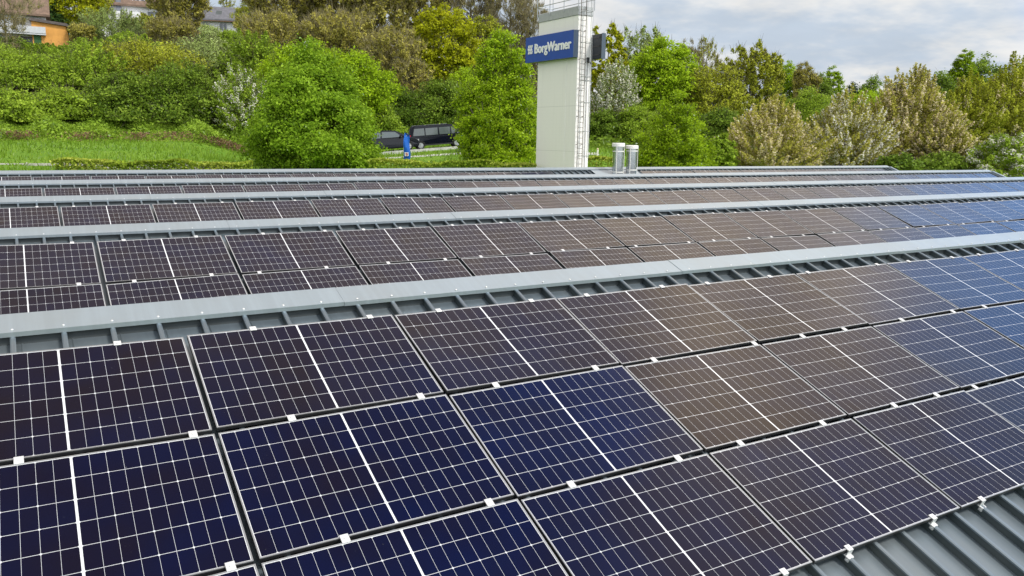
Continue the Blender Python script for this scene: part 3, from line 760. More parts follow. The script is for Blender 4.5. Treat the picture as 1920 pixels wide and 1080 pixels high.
# kind, photo x of the axis, photo y of the top, width in photo px, depth in m, category, name, group, label, spiky, density
TREES = [
 ('linden', 586, 84, 246, 50, 'tree', 'broadleaf_tree', 'garden trees behind the roof', 'large dense bright green egg-shaped tree left of the vehicles', 0, 1),
 ('beech', 934, 50, 160, 53, 'tree', 'broadleaf_tree', 'garden trees behind the roof', 'tall loose yellow-green tree right beside the left face of the cream tower', 0, 1),
 ('young', 1266, 172, 165, 52, 'tree', 'broadleaf_tree', 'garden trees behind the roof', 'small rounded light green tree just right of the steel flues', 0, 1),
 # left hillside shrubs, front to back
 ('shrub', 25, 172, 150, 76, 'shrub', 'shrub', G_LS, 'green shrub low at the left photo edge above the meadow', 0, 1),
 ('shrub', 128, 168, 140, 77, 'shrub', 'shrub', G_LS, 'dark green shrub at the meadow edge below the orange garage', 0, 1),
 ('darkshrub', 235, 140, 150, 77, 'shrub', 'shrub', G_LS, 'tall dark green shrub at meadow edge, left of the broad overhanging one', 0, 1),
 ('darkshrub', 345, 118, 170, 77, 'shrub', 'shrub', G_LS, 'broad dark overhanging shrub in the middle of the left meadow edge', 0, 1),
 ('whiteshrub', 452, 118, 120, 75, 'shrub', 'flowering_shrub', G_LS, 'shrub with white blossom sprays left of the big bright green tree', .6, 1),
 ('shrub', 40, 100, 190, 88, 'shrub', 'shrub', G_LS, 'light green shrub on the slope straight below the left house', 0, 1),
 ('shrub', 165, 92, 180, 90, 'shrub', 'shrub', G_LS, 'feathery light green shrub on the slope below the orange garage', .5, 1),
 ('olive', 290, 84, 190, 92, 'shrub', 'shrub', G_LS, 'wide mid green shrub on the slope below the balcony house', 0, 1),
 ('pale', 395, 74, 150, 94, 'shrub', 'shrub', G_LS, 'pale olive green bush below the white house with roof windows', 0, 1),
 ('shrub', 480, 62, 150, 90, 'shrub', 'shrub', G_LS, 'pale green bush right of the white house with roof windows', .4, 1),
 ('green', 655, 100, 160, 76, 'tree', 'broadleaf_tree', G_MID, 'rounded mid green tree behind the right shoulder of the bright tree', 0, 1),
 ('green', 575, 88, 150, 84, 'tree', 'broadleaf_tree', G_MID, 'green tree rising behind the top of the bright egg-shaped tree', 0, 1),
 ('shrub', -10, 84, 120, 100, 'shrub', 'shrub', G_LS, 'green bush right under the white house at the left photo edge', 0, 1),
 ('shrub', 95, 90, 100, 104, 'shrub', 'shrub', G_LS, 'spreading green bush in front of the orange garage', .5, 1),
 ('shrub', 190, 78, 130, 104, 'shrub', 'shrub', G_LS, 'green bush on the slope right of the orange garage', .3, 1),
 ('darkshrub', 30, 76, 90, 110, 'shrub', 'shrub', G_LS, 'dark garden hedge bush under the windows of the left house', 0, 1),
 ('shrub', 260, 62, 120, 104, 'shrub', 'shrub', G_LS, 'green bush below the white balcony of the hilltop house', .3, 1),
 ('pale', 385, 50, 80, 140, 'shrub', 'shrub', G_LS, 'pale bush covering the left half of the roof-window house wall', 0, 1),
 ('shrub', 440, 63, 70, 138, 'shrub', 'shrub', G_LS, 'green bush below the right windows of the roof-window house', 0, 1),
 ('olive', 300, 32, 90, 128, 'shrub', 'shrub', G_LS, 'olive bush hiding the ground floor of the balcony house', .3, 1),
 # left hilltop
 ('bare', 30, -45, 110, 91, 'tree', 'bare_tree', G_LT, 'bare spreading tree in front of the white house at left edge', .3, .45),
 ('conifer', 84, 4, 22, 113, 'tree', 'conifer_tree', G_LT, 'slim dark cypress between the left house and the fir', 0, .8),
 ('conifer', 116, -6, 62, 116, 'tree', 'conifer_tree', G_LT, 'dark fir standing behind the orange garage', 0, 1),
 ('maple', 158, -40, 110, 120, 'tree', 'broadleaf_tree', G_LT, 'yellow-green tree between the orange garage and the balcony house', 0, 1),
 ('pale', 222, 26, 110, 112, 'tree', 'willow_tree', G_LT, 'feathery pale green willow in front of the balcony house', .7, 1),
 ('bud', 168, 50, 50, 107, 'shrub', 'shrub', G_LT, 'brownish bush right beside the orange garage', 0, .7),
 ('bud', 350, -70, 120, 108, 'tree', 'budding_tree', G_LT, 'brown budding tree between the balcony house and the white roof-window house', .3, 1.3),
 ('bud', 330, 40, 90, 104, 'shrub', 'shrub', G_LT, 'twiggy brown thicket at the foot of the hilltop budding tree', .3, 1),
 ('poplar', 436, -35, 26, 165, 'tree', 'poplar_tree', G_LT, 'slim green poplar above the roof of the white roof-window house', 0, .7),
 ('olive', 480, 5, 60, 150, 'tree', 'broadleaf_tree', G_LT, 'olive tree at the right gable of the white roof-window house', 0, 1),
 # brown budding wood in the middle
 ('bud', 540, -60, 150, 112, 'tree', 'budding_tree', G_MID, 'brown budding tree above the left shoulder of the bright tree', .3, 1.2),
 ('bud', 520, 30, 130, 98, 'tree', 'budding_tree', G_MID, 'lower brown budding tree right of the pale green bush', .3, 1.1),
 ('bud', 630, -80, 170, 116, 'tree', 'budding_tree', G_MID, 'broad brown budding tree above the top of the bright tree', .3, 1.3),
 ('bud', 715, -70, 150, 110, 'tree', 'budding_tree', G_MID, 'brown budding tree left of the yellow maple', .3, 1.3),
 ('bud', 645, 25, 150, 98, 'tree', 'budding_tree', G_MID, 'brownish-olive budding tree directly behind the bright tree top', .3, 1.1),
 ('bud', 735, 55, 120, 92, 'tree', 'budding_tree', G_MID, 'olive-brown budding tree low at the left of the yellow maple', .3, 1),
 ('bud', 800, -60, 110, 128, 'tree', 'budding_tree', G_MID, 'brown budding tree rising behind the yellow maple', .3, 1),
 ('maple', 828, 20, 128, 96, 'tree', 'maple_tree', G_MID, 'yellow-green maple with rounded crown above the black van', 0, 1.3),
 ('darkshrub', 742, 165, 130, 84, 'shrub', 'shrub', G_MID, 'dark green bush on the bank behind the black car', 0, 1),
 ('darkshrub', 828, 150, 130, 86, 'shrub', 'shrub', G_MID, 'dark green bush on the bank behind the black van', 0, 1.1),
 ('shrub', 705, 190, 90, 78, 'shrub', 'shrub', G_MID, 'green bush tucked behind the right edge of the bright tree', 0, 1),
 ('green', 890, 130, 120, 90, 'tree', 'broadleaf_tree', G_MID, 'dark tree behind the loose yellow-green tree beside the tower', 0, 1),
 ('bare', 880, -75, 130, 126, 'tree', 'bare_tree', G_MID, 'bare twiggy tree against the sky right of the yellow maple', .3, 1),
 ('bare', 950, -45, 120, 128, 'tree', 'bare_tree', G_MID, 'bare twiggy tree against the sky left of the tower top', .3, 1),
 ('bare', 1000, 8, 80, 124, 'tree', 'bare_tree', G_MID, 'small bare tree close to the upper left edge of the tower', .3, .8),
 ('olive', 905, 35, 90, 108, 'tree', 'broadleaf_tree', G_MID, 'olive tree behind the top of the loose yellow-green tree', 0, 1),
 ('conifer', 945, 48, 50, 150, 'tree', 'conifer_tree', G_MID, 'dark conifer below the bare trees, left of its twin', 0, 1),
 ('conifer', 985, 50, 60, 150, 'tree', 'conifer_tree', G_MID, 'dark conifer touching the left edge of the blue sign', 0, 1),
 ('bud', 770, 110, 90, 90, 'shrub', 'shrub', G_MID, 'brown thicket between the yellow maple and the bank bushes', .2, .8),
 # right of the tower
 ('maple', 1130, 42, 95, 100, 'tree', 'broadleaf_tree', G_RT, 'yellow-green tree directly behind the right edge of the tower', .2, 1),
 ('pale', 1196, 55, 125, 106, 'tree', 'blossoming_tree', G_RT, 'pale greyish blossoming tree right of the dark sign board', .4, 1),
 ('white', 1152, 106, 82, 86, 'tree', 'blossoming_tree', G_RT, 'white blossoming tree between the tower and the round green tree', .5, 1.2),
 ('green', 1236, 78, 125, 94, 'tree', 'broadleaf_tree', G_RT, 'full green tree behind the small rounded light green tree', 0, 1.3),
 ('bare', 1283, 78, 60, 112, 'tree', 'bare_tree', G_RT, 'thin bare tree between the full green tree and the slim poplar', .2, .8),
 ('darkshrub', 1132, 205, 90, 84, 'shrub', 'shrub', G_RT, 'dark bush at the meadow edge right of the ladder', 0, 1),
 ('shrub', 1195, 200, 110, 84, 'shrub', 'shrub', G_RT, 'green bush at the meadow edge behind the steel flues', 0, 1),
 ('poplar', 1318, 64, 64, 104, 'tree', 'poplar_tree', G_RT, 'slim airy poplar against the sky right of the full green tree', .4, 1),
 ('olive', 1330, 128, 120, 92, 'tree', 'broadleaf_tree', G_RT, 'olive green tree at the foot of the slim airy poplar', 0, 1.1),
 ('olive', 1402, 80, 112, 98, 'tree', 'broadleaf_tree', G_RT, 'tall olive-green tree right of the slim airy poplar', .3, 1.3),
 ('darkshrub', 1350, 205, 120, 80, 'shrub', 'shrub', G_RT, 'dark bush between the light green tree and the first blossoming tree', 0, 1),
 ('shrub', 1352, 252, 70, 60, 'shrub', 'shrub', G_RT, 'low green bush beside the small rounded light green tree', 0, .8),
 # blossoming row
 ('cherry', 1440, 172, 190, 62, 'tree', 'blossoming_tree', G_CH, 'tan blossoming tree, leftmost of the blossoming row', .85, 1),
 ('whitecherry', 1585, 160, 180, 64, 'tree', 'blossoming_tree', G_CH, 'whitish blossoming tree in the middle of the blossoming row', .85, 1),
 ('cherry', 1705, 112, 190, 68, 'tree', 'blossoming_tree', G_CH, 'tall pinkish-tan blossoming tree with long bare shoots on top', 1.0, 1.3),
 ('cherry', 1768, 205, 110, 63, 'tree', 'blossoming_tree', G_CH, 'lower pinkish blossoming tree at the right of the tall one', .8, .9),
 ('ochre', 1808, 130, 130, 74, 'tree', 'blossoming_tree', G_CH, 'ochre tree between the tall pinkish tree and the right photo edge', .7, 1),
 ('ochre', 1885, 100, 170, 78, 'tree', 'blossoming_tree', G_CH, 'tall ochre-olive tree at the upper right photo edge', .8, 1.2),
 ('whiteshrub', 1893, 250, 150, 58, 'shrub', 'flowering_shrub', G_CH, 'white flowering bush at the right edge beyond the roof corner', .3, 1.2),
 ('darkshrub', 1690, 292, 120, 59, 'shrub', 'shrub', G_CH, 'dark green bush behind the end of the farthest ridge', 0, .9),
 ('darkshrub', 1775, 288, 110, 60, 'shrub', 'shrub', G_CH, 'dark green bush below the lower pinkish blossoming tree', 0, .9),
 # skyline
 ('green', 1466, 118, 60, 145, 'tree', 'broadleaf_tree', G_BK, 'dark tree on the skyline right of the tall olive-green tree', 0, 1),
 ('bud', 1501, 121, 52, 140, 'tree', 'budding_tree', G_BK, 'brownish rounded tree on the skyline above the blossoming row', 0, 1),
 ('green', 1553, 127, 40, 150, 'tree', 'broadleaf_tree', G_BK, 'small green tree top on the skyline between brown and dark trees', 0, .8),
 ('darkshrub', 1530, 142, 80, 145, 'tree', 'broadleaf_tree', G_BK, 'dark low tree on the skyline under the small green top', 0, 1),
 ('conifer', 1590, 142, 60, 150, 'tree', 'conifer_tree', G_BK, 'dark conifer on the skyline above the whitish blossoming tree', 0, 1),
 ('darkshrub', 1632, 148, 90, 150, 'tree', 'broadleaf_tree', G_BK, 'dark tree on the skyline left of the tall pinkish tree', 0, 1),
 ('shrub', 1512, 168, 100, 118, 'tree', 'broadleaf_tree', G_BK, 'fresh green tree between the first two blossoming trees', 0, 1),
 ('green', 1620, 172, 110, 110, 'tree', 'broadleaf_tree', G_BK, 'green tree behind the gap between whitish and tall pinkish trees', 0, 1),
 ('green', 1792, 96, 46, 185, 'tree', 'broadleaf_tree', G_BK, 'dark tree top standing highest on the right skyline', 0, 1),
 ('darkshrub', 1832, 110, 110, 190, 'tree', 'broadleaf_tree', G_BK, 'grey-green tree mass right of the highest skyline tree', 0, 1.2),
 ('darkshrub', 1915, 122, 110, 190, 'tree', 'broadleaf_tree', G_BK, 'grey-green tree at the far right end of the skyline', 0, 1),
 ('darkshrub', 1745, 138, 110, 150, 'tree', 'broadleaf_tree', G_BK, 'dark green tree behind the shoots of the tall pinkish tree', 0, 1),
]
for i, (kind, px, ytop, wpx, d, cat, name, grp, label, spk, dn) in enumerate(TREES):
    if grp == G_LS: d = d*(1-.13*max(0, 500-px)/500)
    gp = at_depth(px, 250, d); z = float(ground_h(gp[0], gp[1])); top = at_depth(px, ytop, d)
    H = max(1.5, top[2]-z)*(1-.10*spk); W = wpx/FPX*d
    plant(kind, name, cat, label, grp, (gp[0], gp[1], z-.05), H, W, 1000+i*17, spk, dn)
rng = np.random.default_rng(99)

def scatter(name, n, fn, size, key, label=None, lift=0, tone=.5, asp=.6, up=.5):
    """leaf cover over points given by fn(n) -> positions"""
    C_ = fn(n); N = rng.normal(0, .6, C_.shape)+np.array([0, 0, up]); N /= np.linalg.norm(N, axis=1, keepdims=True)
    V_, F_ = leaf_quads(C_, N, size, asp)
    return link(name, np_mesh(name, V_, F_, LEAF[key], np.clip(tone + .22*np.sin(C_[:, 0]*.9)*np.sin(C_[:, 1]*.7+2) + rng.normal(0, .17, len(C_)), 0, 1)))
# bramble cover along the foot of the hill
def bramble_pts(n):
    px = rng.uniform(-60, 720, n); d = rng.uniform(69, 84, n)*(1-.15*np.clip(500-px, 0, 560)/500)
    P = CAM[None] + (AR[None]*((px-960)/FPX)[:, None] + AF[None] + AU[None]*0)*d[:, None]
    hump = .55+.45*np.sin(P[:, 0]*.55+1)*np.sin(P[:, 1]*.4)+.3*np.sin(P[:, 0]*1.7)
    z = ground_h(P[:, 0], P[:, 1]) + np.clip(hump, .1, 1.5)*1.15*rng.uniform(0.0, 1.0, n)**.6*ss(d/(1-.15*np.clip(500-px, 0, 560)/500), 69, 71.5)
    return np.stack([P[:, 0], P[:, 1], z], 1)
tag(scatter('bramble_thicket', 60000, bramble_pts, .13, 'bramble'), 'green brambles covering the foot of the left hillside above the meadow', 'brambles', kind='stuff')
def dead_pts(n):
    px = rng.choice([60, 185, 290, 345, 420, 440, 455], n) + rng.normal(0, 22, n); k_ = (1-.15*np.clip(500-px, 0, 560)/500); d = rng.uniform(69.2, 72.5, n)*k_
    P = CAM[None] + (AR[None]*((px-960)/FPX)[:, None] + AF[None])*d[:, None]
    return np.stack([P[:, 0], P[:, 1], ground_h(P[:, 0], P[:, 1]) + rng.uniform(0, .75, n)**1.3], 1)
LEAF['dead'] = leaf_mat('leaf_dead', [(0.09, 0.05, 0.03), (0.17, 0.1, 0.055), (0.26, 0.17, 0.1)], .1)
tag(scatter('dead_brambles', 5000, dead_pts, .11, 'dead', asp=.3), 'brown dead brambles along the top edge of the left meadow', 'brambles', kind='stuff')
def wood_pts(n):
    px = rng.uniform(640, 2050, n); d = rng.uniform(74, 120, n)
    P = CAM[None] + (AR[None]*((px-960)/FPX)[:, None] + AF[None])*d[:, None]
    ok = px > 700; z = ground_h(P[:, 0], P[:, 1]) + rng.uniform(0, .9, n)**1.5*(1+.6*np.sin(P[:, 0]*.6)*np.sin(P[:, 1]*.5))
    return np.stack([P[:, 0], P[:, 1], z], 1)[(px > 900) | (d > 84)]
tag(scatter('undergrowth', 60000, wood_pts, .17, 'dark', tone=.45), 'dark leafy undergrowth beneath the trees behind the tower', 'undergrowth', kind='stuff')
# grass blades on the meadow
n = 110000
X = rng.uniform(-22, 74, n); Y = rng.uniform(-6, 76, n)
e = np.hypot(np.maximum(np.maximum(X0-X, X-X1), 0), np.maximum(np.maximum(-9-Y, Y-27.2), 0)); k = (e > 11) & (e < 41)
X, Y = X[k], Y[k]; C_ = np.stack([X, Y, ground_h(X, Y)], 1)
an = rng.uniform(0, PI, len(X)); wv = np.stack([np.cos(an), np.sin(an), 0*an], 1)*.045
hh = rng.uniform(.08, .30, len(X))*(1+.5*np.sin(X*.5)*np.sin(Y*.43)); tip = C_ + np.stack([rng.normal(0, .07, len(X)), rng.normal(0, .07, len(X)), hh], 1)
V_ = np.stack([C_-wv, C_+wv, tip+wv*.2, tip-wv*.2], 1).reshape(-1, 3)
tone = np.clip(.5 + .3*np.sin(X*.33+1)*np.sin(Y*.41) + rng.normal(0, .2, len(X)), 0, 1)
tag(link('grass', np_mesh('grass', V_, np.arange(len(V_)).reshape(-1, 4), LEAF['grass'], tone)), 'short bright green meadow grass behind the roof', 'grass', kind='stuff')
# trimmed hedges just behind the roof
def hedge(px0, px1, d0, d1, ytop, label):
    A = at_depth(px0, 300, d0); B = at_depth(px1, 300, d1); L = np.hypot(*(B-A)[:2]); dirn = (B-A)[:2]/L; nrm_ = np.array([-dirn[1], dirn[0]])
    zt = .5*(at_depth(px0, ytop, d0)[2] + at_depth(px1, ytop, d1)[2]); zb = float(min(ground_h(A[0], A[1]), ground_h(B[0], B[1])))-.1
    mid = (A+B)/2; o = thing('hedge', label, 'hedge', (mid[0], mid[1], zb), 0, 'trimmed hedges behind the roof')
    n = int(L*900); s = rng.uniform(0, L, n); wd = rng.uniform(-.55, .55, n); u = rng.uniform(0, 1, n)
    zz = np.where(u < .55, zt-zb - rng.exponential(.06, n) + .10*np.sin(s*1.3)+.05*np.sin(s*3.1), rng.uniform(.1, 1, n)*(zt-zb))
    wd = np.where(u >= .55, np.sign(wd)*(.5+rng.normal(0, .06, n)), wd)
    xy = A[None, :2] + dirn[None]*s[:, None] + nrm_[None]*wd[:, None]
    C_ = np.stack([xy[:, 0]-mid[0], xy[:, 1]-mid[1], zz], 1); N = rng.normal(0, .6, C_.shape)+np.array([0, 0, .6]); N /= np.linalg.norm(N, axis=1, keepdims=True)
    V_, F_ = leaf_quads(C_, N, .085)
    link('foliage', np_mesh('foliage', V_, F_, LEAF['hedge'], np.clip(.5+.25*np.sin(s*.9)+rng.normal(0, .22, n), 0, 1)), o)
    mb = MB()
    for q in np.arange(.5, L, 1.0):
        c = A[:2]+dirn*q - mid[:2]; mb.tube([(c[0], c[1], -.1), (c[0]+.05, c[1], (zt-zb)*.5), (c[0], c[1]+.08, (zt-zb)*.85)], [.035, .025, .01], 5)
    mb.build('stem', M_bark, o)
hedge(104, 470, 44, 45, 302.5, 'long low yellow-green hedge between the left meadow and the roof')
hedge(690, 1004, 46, 47, 303, 'low hedge below the vehicles, left of the tower')
hedge(1100, 1160, 50, 50, 297, 'short low hedge between the tower and the steel flues')

# ------------------------------------------------------------------ road, kerb walls, guard rail
M_asph = mat('asphalt', (.055, .055, .057), .9, noise=.25, nscale=6, bump=.3, bscale=40)
M_conc = mat('pale_concrete', (.46, .45, .42), .85, noise=.2, nscale=3, bump=.2)
M_rail = mat('rail_paint', (.50, .46, .42), .6, .1, noise=.12)
car_p = RD0
def strip(name, mt, o0, o1, s0, s1, lift, thick=None, step=1.0, follow=None):
    ssx = np.arange(s0, s1+.01, step); V_, F_ = [], []
    for s in ssx:
        for o in (o0, o1):
            q = car_p[:2]+rd*s+rn*o; V_.append((q[0], q[1]))
    V_ = np.array(V_); mid_h = ground_h(*(car_p[:2][None]+rd[None]*np.repeat(ssx, 2)[:, None]).T)
    z = (road_z(np.repeat(ssx, 2)) if follow is None else ground_h(V_[:, 0], V_[:, 1])) + lift
    top = np.column_stack([V_, z]); n_ = len(top)
    mb = MB(); fs = [(2*i, 2*i+2, 2*i+3, 2*i+1) for i in range(len(ssx)-1)]
    vs = list(top)
    if thick:
        vs += list(top-np.array([0, 0, thick]))
        fs += [(2*i+n_, 2*i+1+n_, 2*i+3+n_, 2*i+2+n_) for i in range(len(ssx)-1)]
        fs += [(2*i, 2*i+n_, 2*i+2+n_, 2*i+2) for i in range(len(ssx)-1)] + [(2*i+1, 2*i+3, 2*i+3+n_, 2*i+1+n_) for i in range(len(ssx)-1)]
        fs += [(0, 1, 1+n_, n_), (n_-2, n_-2+n_, n_-1+n_, n_-1)]
    mb.add(vs, fs); return mb.build(name, mt)
tag(strip('road', M_asph, -1.55, 3.8, -14, 15, .0, .5), kind='structure')
tag(strip('kerb', M_conc, -1.95, -1.56, -14, 15, .08, .7), kind='structure')
tag(strip('path', M_conc, -8.6, -7.6, -3, 16, .03, .3, 1.0, 1), kind='structure')
def rail(px0, px1, d0, d1, ytop, label):
    A = at_depth(px0, ytop, d0); B = at_depth(px1, ytop, d1); mid = (A+B)/2
    o = thing('guard_rail', label, 'guard rail', (mid[0], mid[1], float(ground_h(mid[0], mid[1]))))
    T4 = rel(o); dv = B-A; L = np.linalg.norm(dv[:2]); dn = dv/L; side = np.array([-dn[1], dn[0], 0])*.02
    mb = MB()
    for z0, z1 in ((-.14, 0), (-.34, -.20)):
        vs = []
        for P_ in (A, B):
            for sg in (-1, 1):
                for zz in (z0, z1): vs.append(T4(P_+side*sg+np.array([0, 0, zz])))
        mb.add(vs, [(0, 1, 3, 2), (4, 6, 7, 5), (0, 4, 5, 1), (2, 3, 7, 6), (1, 5, 7, 3), (0, 2, 6, 4)])
    mb.build('beam', M_rail, o)
    for s in np.arange(1.45, L, 2.0):
        q = A+dn*s; g = float(ground_h(q[0], q[1]))-.3
        mb = MB(); mb.tube([T4((q[0]-side[0]*3.2, q[1]-side[1]*3.2, g)), T4((q[0]-side[0]*3.2, q[1]-side[1]*3.2, q[2]+.05))], .045, 8); mb.build('post', M_rail, o)
rail(-70, 440, 45.2, 46.2, 306, 'pale guard rail at the left edge, running behind the hedge')

# marker post in the right meadow
q = px_ground(1120, 296); o = thing('marker_post', 'small white marker post in the meadow between tower and flues', 'post', tuple(q))
MB().tube([(0, 0, -.1), (0, 0, .62)], .07, 8).build('shaft', mat('post_paint', (.78, .76, .66), .6), o); MB().tube([(0, 0, .62), (0, 0, .70), (0, 0, .74)], [.085, .08, .03], 8).build('cap', mat('post_cap', (.6, .5, .3), .6), o)

# ------------------------------------------------------------------ vehicles
def paint(nm, c, r=.18): return mat(nm, c, r, 0, .35)
M_tint = mat('tinted_glass', (.02, .024, .026), .08, 0, .8); M_clear = mat('window_glass', (.07, .085, .085), .08, 0, .8)
M_tyre = mat('tyre', (.012, .012, .012), .85); M_rim = mat('alloy_rim', (.55, .56, .58), .3, .6)
M_red = mat('tail_lamp', (.42, .008, .012), .25); M_trim = mat('black_trim', (.015, .015, .016), .6); M_plate = mat('plate', (.7, .7, .66), .5); M_lamp = mat('head_lamp', (.6, .62, .64), .15, .3)
def side_w(z, zb, zt, w0, w1, belt):
    return w0 if z < belt else w0-(w0-w1)*(z-belt)/(zt-belt)
def body_mesh(name, prof, hw, M, parent, bevel=.05):
    """closed side outline prof [(x,z)] given a width that narrows above the belt line"""
    mb = MB(); n = len(prof)
    vs = [(x, -hw(z), z) for x, z in prof] + [(x, hw(z), z) for x, z in prof]
    mb.add(vs, [tuple(range(n)), tuple(range(n, 2*n))[::-1]] + [(i, i+n, (i+1) % n+n, (i+1) % n) for i in range(n)])
    o = mb.build(name, M, parent, bevel=bevel); return o
def side_panel(name, poly, hw, sgn, M, parent, out=.012, th=.02):
    mb = MB(); n = len(poly)
    vs = [(x, sgn*(hw(z)+out), z) for x, z in poly] + [(x, sgn*(hw(z)-th), z) for x, z in poly]
    mb.add(vs, [tuple(range(n)), tuple(range(n, 2*n))[::-1]] + [(i, i+n, (i+1) % n+n, (i+1) % n) for i in range(n)])
    return mb.build(name, M, parent)
def wheels(o, xs, hwid, r):
    for x in xs:
        for s in (-1, 1):
            yc = s*(hwid-.10)
            wv = MB(); ring = []
            wv.tube([(x, yc-s*.11, r), (x, yc-s*.09, r), (x, yc+s*.09, r), (x, yc+s*.115, r)], [r*.9, r, r, r*.92], 24)
            w_ = wv.build('wheel', M_tyre, o)
            rm = MB(); rm.tube([(x, yc+s*.10, r), (x, yc+s*.125, r)], r*.66, 20)
            for k in range(5):
                a_ = k*2*PI/5; rm.tube([(x+.05*math.cos(a_), yc+s*.13, r+.05*math.sin(a_)), (x+r*.6*math.cos(a_), yc+s*.125, r+r*.6*math.sin(a_))], .022, 5)
            rm.build('rim', M_rim, w_)
            ar = MB(); pts = [(x+(r+.045)*math.cos(t_), s*(hwid-.015), r+(r+.045)*math.sin(t_)) for t_ in np.linspace(-.25, PI+.25, 14)]
            ar.tube(pts, .03, 5); ar.build('wheel_arch', M_trim, o)
def make_van(p, rz):
    o = thing('van', 'black passenger van parked on the road below the yellow maple', 'van', tuple(p), rz)
    P = paint('van_black', (.003, .0035, .009)); hw = lambda z: side_w(z, .3, 1.95, .95, .80, 1.08)
    prof = [(-2.42, .34), (-2.46, .55), (-2.45, 1.05), (-2.33, 1.78), (-2.22, 1.93), (-1.9, 1.975), (.9, 1.965), (1.25, 1.88), (1.95, 1.16), (2.36, .98), (2.46, .78), (2.47, .45), (2.38, .30), (-2.3, .28)]
    body_mesh('body', prof, hw, P, o)
    for s in (-1, 1):
        for poly in ([(-2.10, 1.14), (-1.14, 1.14), (-1.14, 1.72), (-1.98, 1.72)], [(-1.05, 1.14), (-.02, 1.14), (-.02, 1.72), (-1.05, 1.72)],
                     [(.10, 1.14), (1.02, 1.14), (1.02, 1.72), (.10, 1.72)]):
            side_panel('side_window', poly, hw, s, M_clear, o)
        side_panel('side_window', [(1.12, 1.14), (1.74, 1.16), (1.20, 1.72), (1.12, 1.72)], hw, s, M_clear, o)
        side_panel('roof_rail', [(-2.0, 1.93), (.8, 1.93), (.8, 1.985), (-2.0, 1.985)], lambda z: .72, s, M_rim, o, .0, .03)
        side_panel('sill_trim', [(-1.25, .30), (1.15, .30), (1.15, .40), (-1.25, .40)], hw, s, M_trim, o)
        side_panel('body_line', [(-2.30, 1.0), (1.9, 1.0), (1.9, 1.03), (-2.30, 1.03)], hw, s, paint('van_line', (.03, .032, .045)), o, .008)
        MB().box((-2.475, s*.80-.10, .86), (-2.36, s*.80+.155 if s > 0 else s*.80+.10, 1.22)).build('tail_light', M_red, o) if s > 0 else MB().box((-2.475, -.962, .86), (-2.30, -.72, 1.22)).build('tail_light', M_red, o)
        MB().box((2.26, s*.72-.16, .74), (2.475, s*.72+.16, .95)).build('headlight', M_lamp, o)
        MB().box((1.42, s*1.04-.10, 1.10), (1.56, s*1.04+.10, 1.32)).build('mirror', P, o, bevel=.03)
    mb = MB(); mb.add([(-2.452, -.74, 1.12), (-2.452, .74, 1.12), (-2.352, .68, 1.74), (-2.352, -.68, 1.74), (-2.43, -.74, 1.12), (-2.43, .74, 1.12), (-2.33, .68, 1.74), (-2.33, -.68, 1.74)], [(0, 1, 2, 3), (7, 6, 5, 4), (0, 4, 5, 1), (1, 5, 6, 2), (2, 6, 7, 3), (3, 7, 4, 0)])
    mb.build('rear_window', M_tint, o)
    mb = MB(); mb.add([(1.30, -.74, 1.85), (1.30, .74, 1.85), (1.93, .82, 1.20), (1.93, -.82, 1.20), (1.27, -.74, 1.82), (1.27, .74, 1.82), (1.90, .82, 1.17), (1.90, -.82, 1.17)], [(0, 1, 2, 3), (7, 6, 5, 4), (0, 4, 5, 1), (1, 5, 6, 2), (2, 6, 7, 3), (3, 7, 4, 0)])
    mb.build('windscreen', M_clear, o)
    MB().box((-2.52, -.92, .34), (-2.40, .92, .56)).build('bumper', M_trim, o, bevel=.03); MB().box((-2.485, -.26, .78), (-2.455, .26, .89)).build('number_plate', M_plate, o)
    wheels(o, (-1.55, 1.50), .95, .335); return o
def make_car(p, rz, label, col, nm):
    o = thing('car', label, 'car', tuple(p), rz, 'parked cars')
    P = paint(nm, col); hw = lambda z: side_w(z, .2, 1.46, .90, .66, .90)
    prof = [(-2.12, .32), (-2.18, .60), (-2.10, .98), (-1.72, 1.22), (-1.15, 1.43), (-.2, 1.49), (.45, 1.42), (1.22, 1.0), (1.95, .84), (2.18, .66), (2.22, .38), (2.08, .22), (-2.0, .22)]
    body_mesh('body', prof, hw, P, o)
    for s in (-1, 1):
        side_panel('side_window', [(-1.62, .98), (-.72, .97), (-.66, 1.36), (-1.10, 1.36)], hw, s, M_clear, o)
        side_panel('side_window', [(-.60, .97), (.95, .97), (.42, 1.34), (-.55, 1.38)], hw, s, M_clear, o)
        MB().box((.72, s*.98-.09, .96), (.86, s*.98+.09, 1.10)).build('mirror', P, o, bevel=.03)
        MB().box((-2.16, s*.70-.18, .72), (-2.04, s*.70+.18, .90)).build('tail_light', M_red, o)
        MB().box((1.98, s*.66-.17, .60), (2.20, s*.66+.17, .74)).build('headlight', M_lamp, o)
    for nm2, (xa, za, xb, zb, ya, yb) in {'windscreen': (.50, 1.40, 1.20, 1.03, .62, .76), 'rear_window': (-1.18, 1.42, -1.76, 1.18, .60, .70)}.items():
        sg = 1 if xb > xa else -1
        mb = MB(); q = [(xa, -ya, za+.012), (xa, ya, za+.012), (xb, yb, zb+.012), (xb, -yb, zb+.012)]; q2 = [(a_-.02*sg, b_, c_-.03) for a_, b_, c_ in q]
        mb.add(q+q2, [(0, 1, 2, 3), (7, 6, 5, 4), (0, 4, 5, 1), (1, 5, 6, 2), (2, 6, 7, 3), (3, 7, 4, 0)]); mb.build(nm2, M_clear, o)
    MB().box((-2.20, -.85, .26), (-2.08, .85, .46)).build('bumper', M_trim, o, bevel=.03)
    wheels(o, (-1.32, 1.36), .90, .315); return o
rzv = math.atan2(rd[1], rd[0])
def on_road(s, o_):
    q = RD0[:2]+rd*s+rn*o_; return (q[0], q[1], float(road_z(s))+.003)
def pitch(o): o.rotation_euler = (0, -math.atan(.088), o.rotation_euler[2]); return o
pitch(make_van(on_road(4.5, .35), rzv))
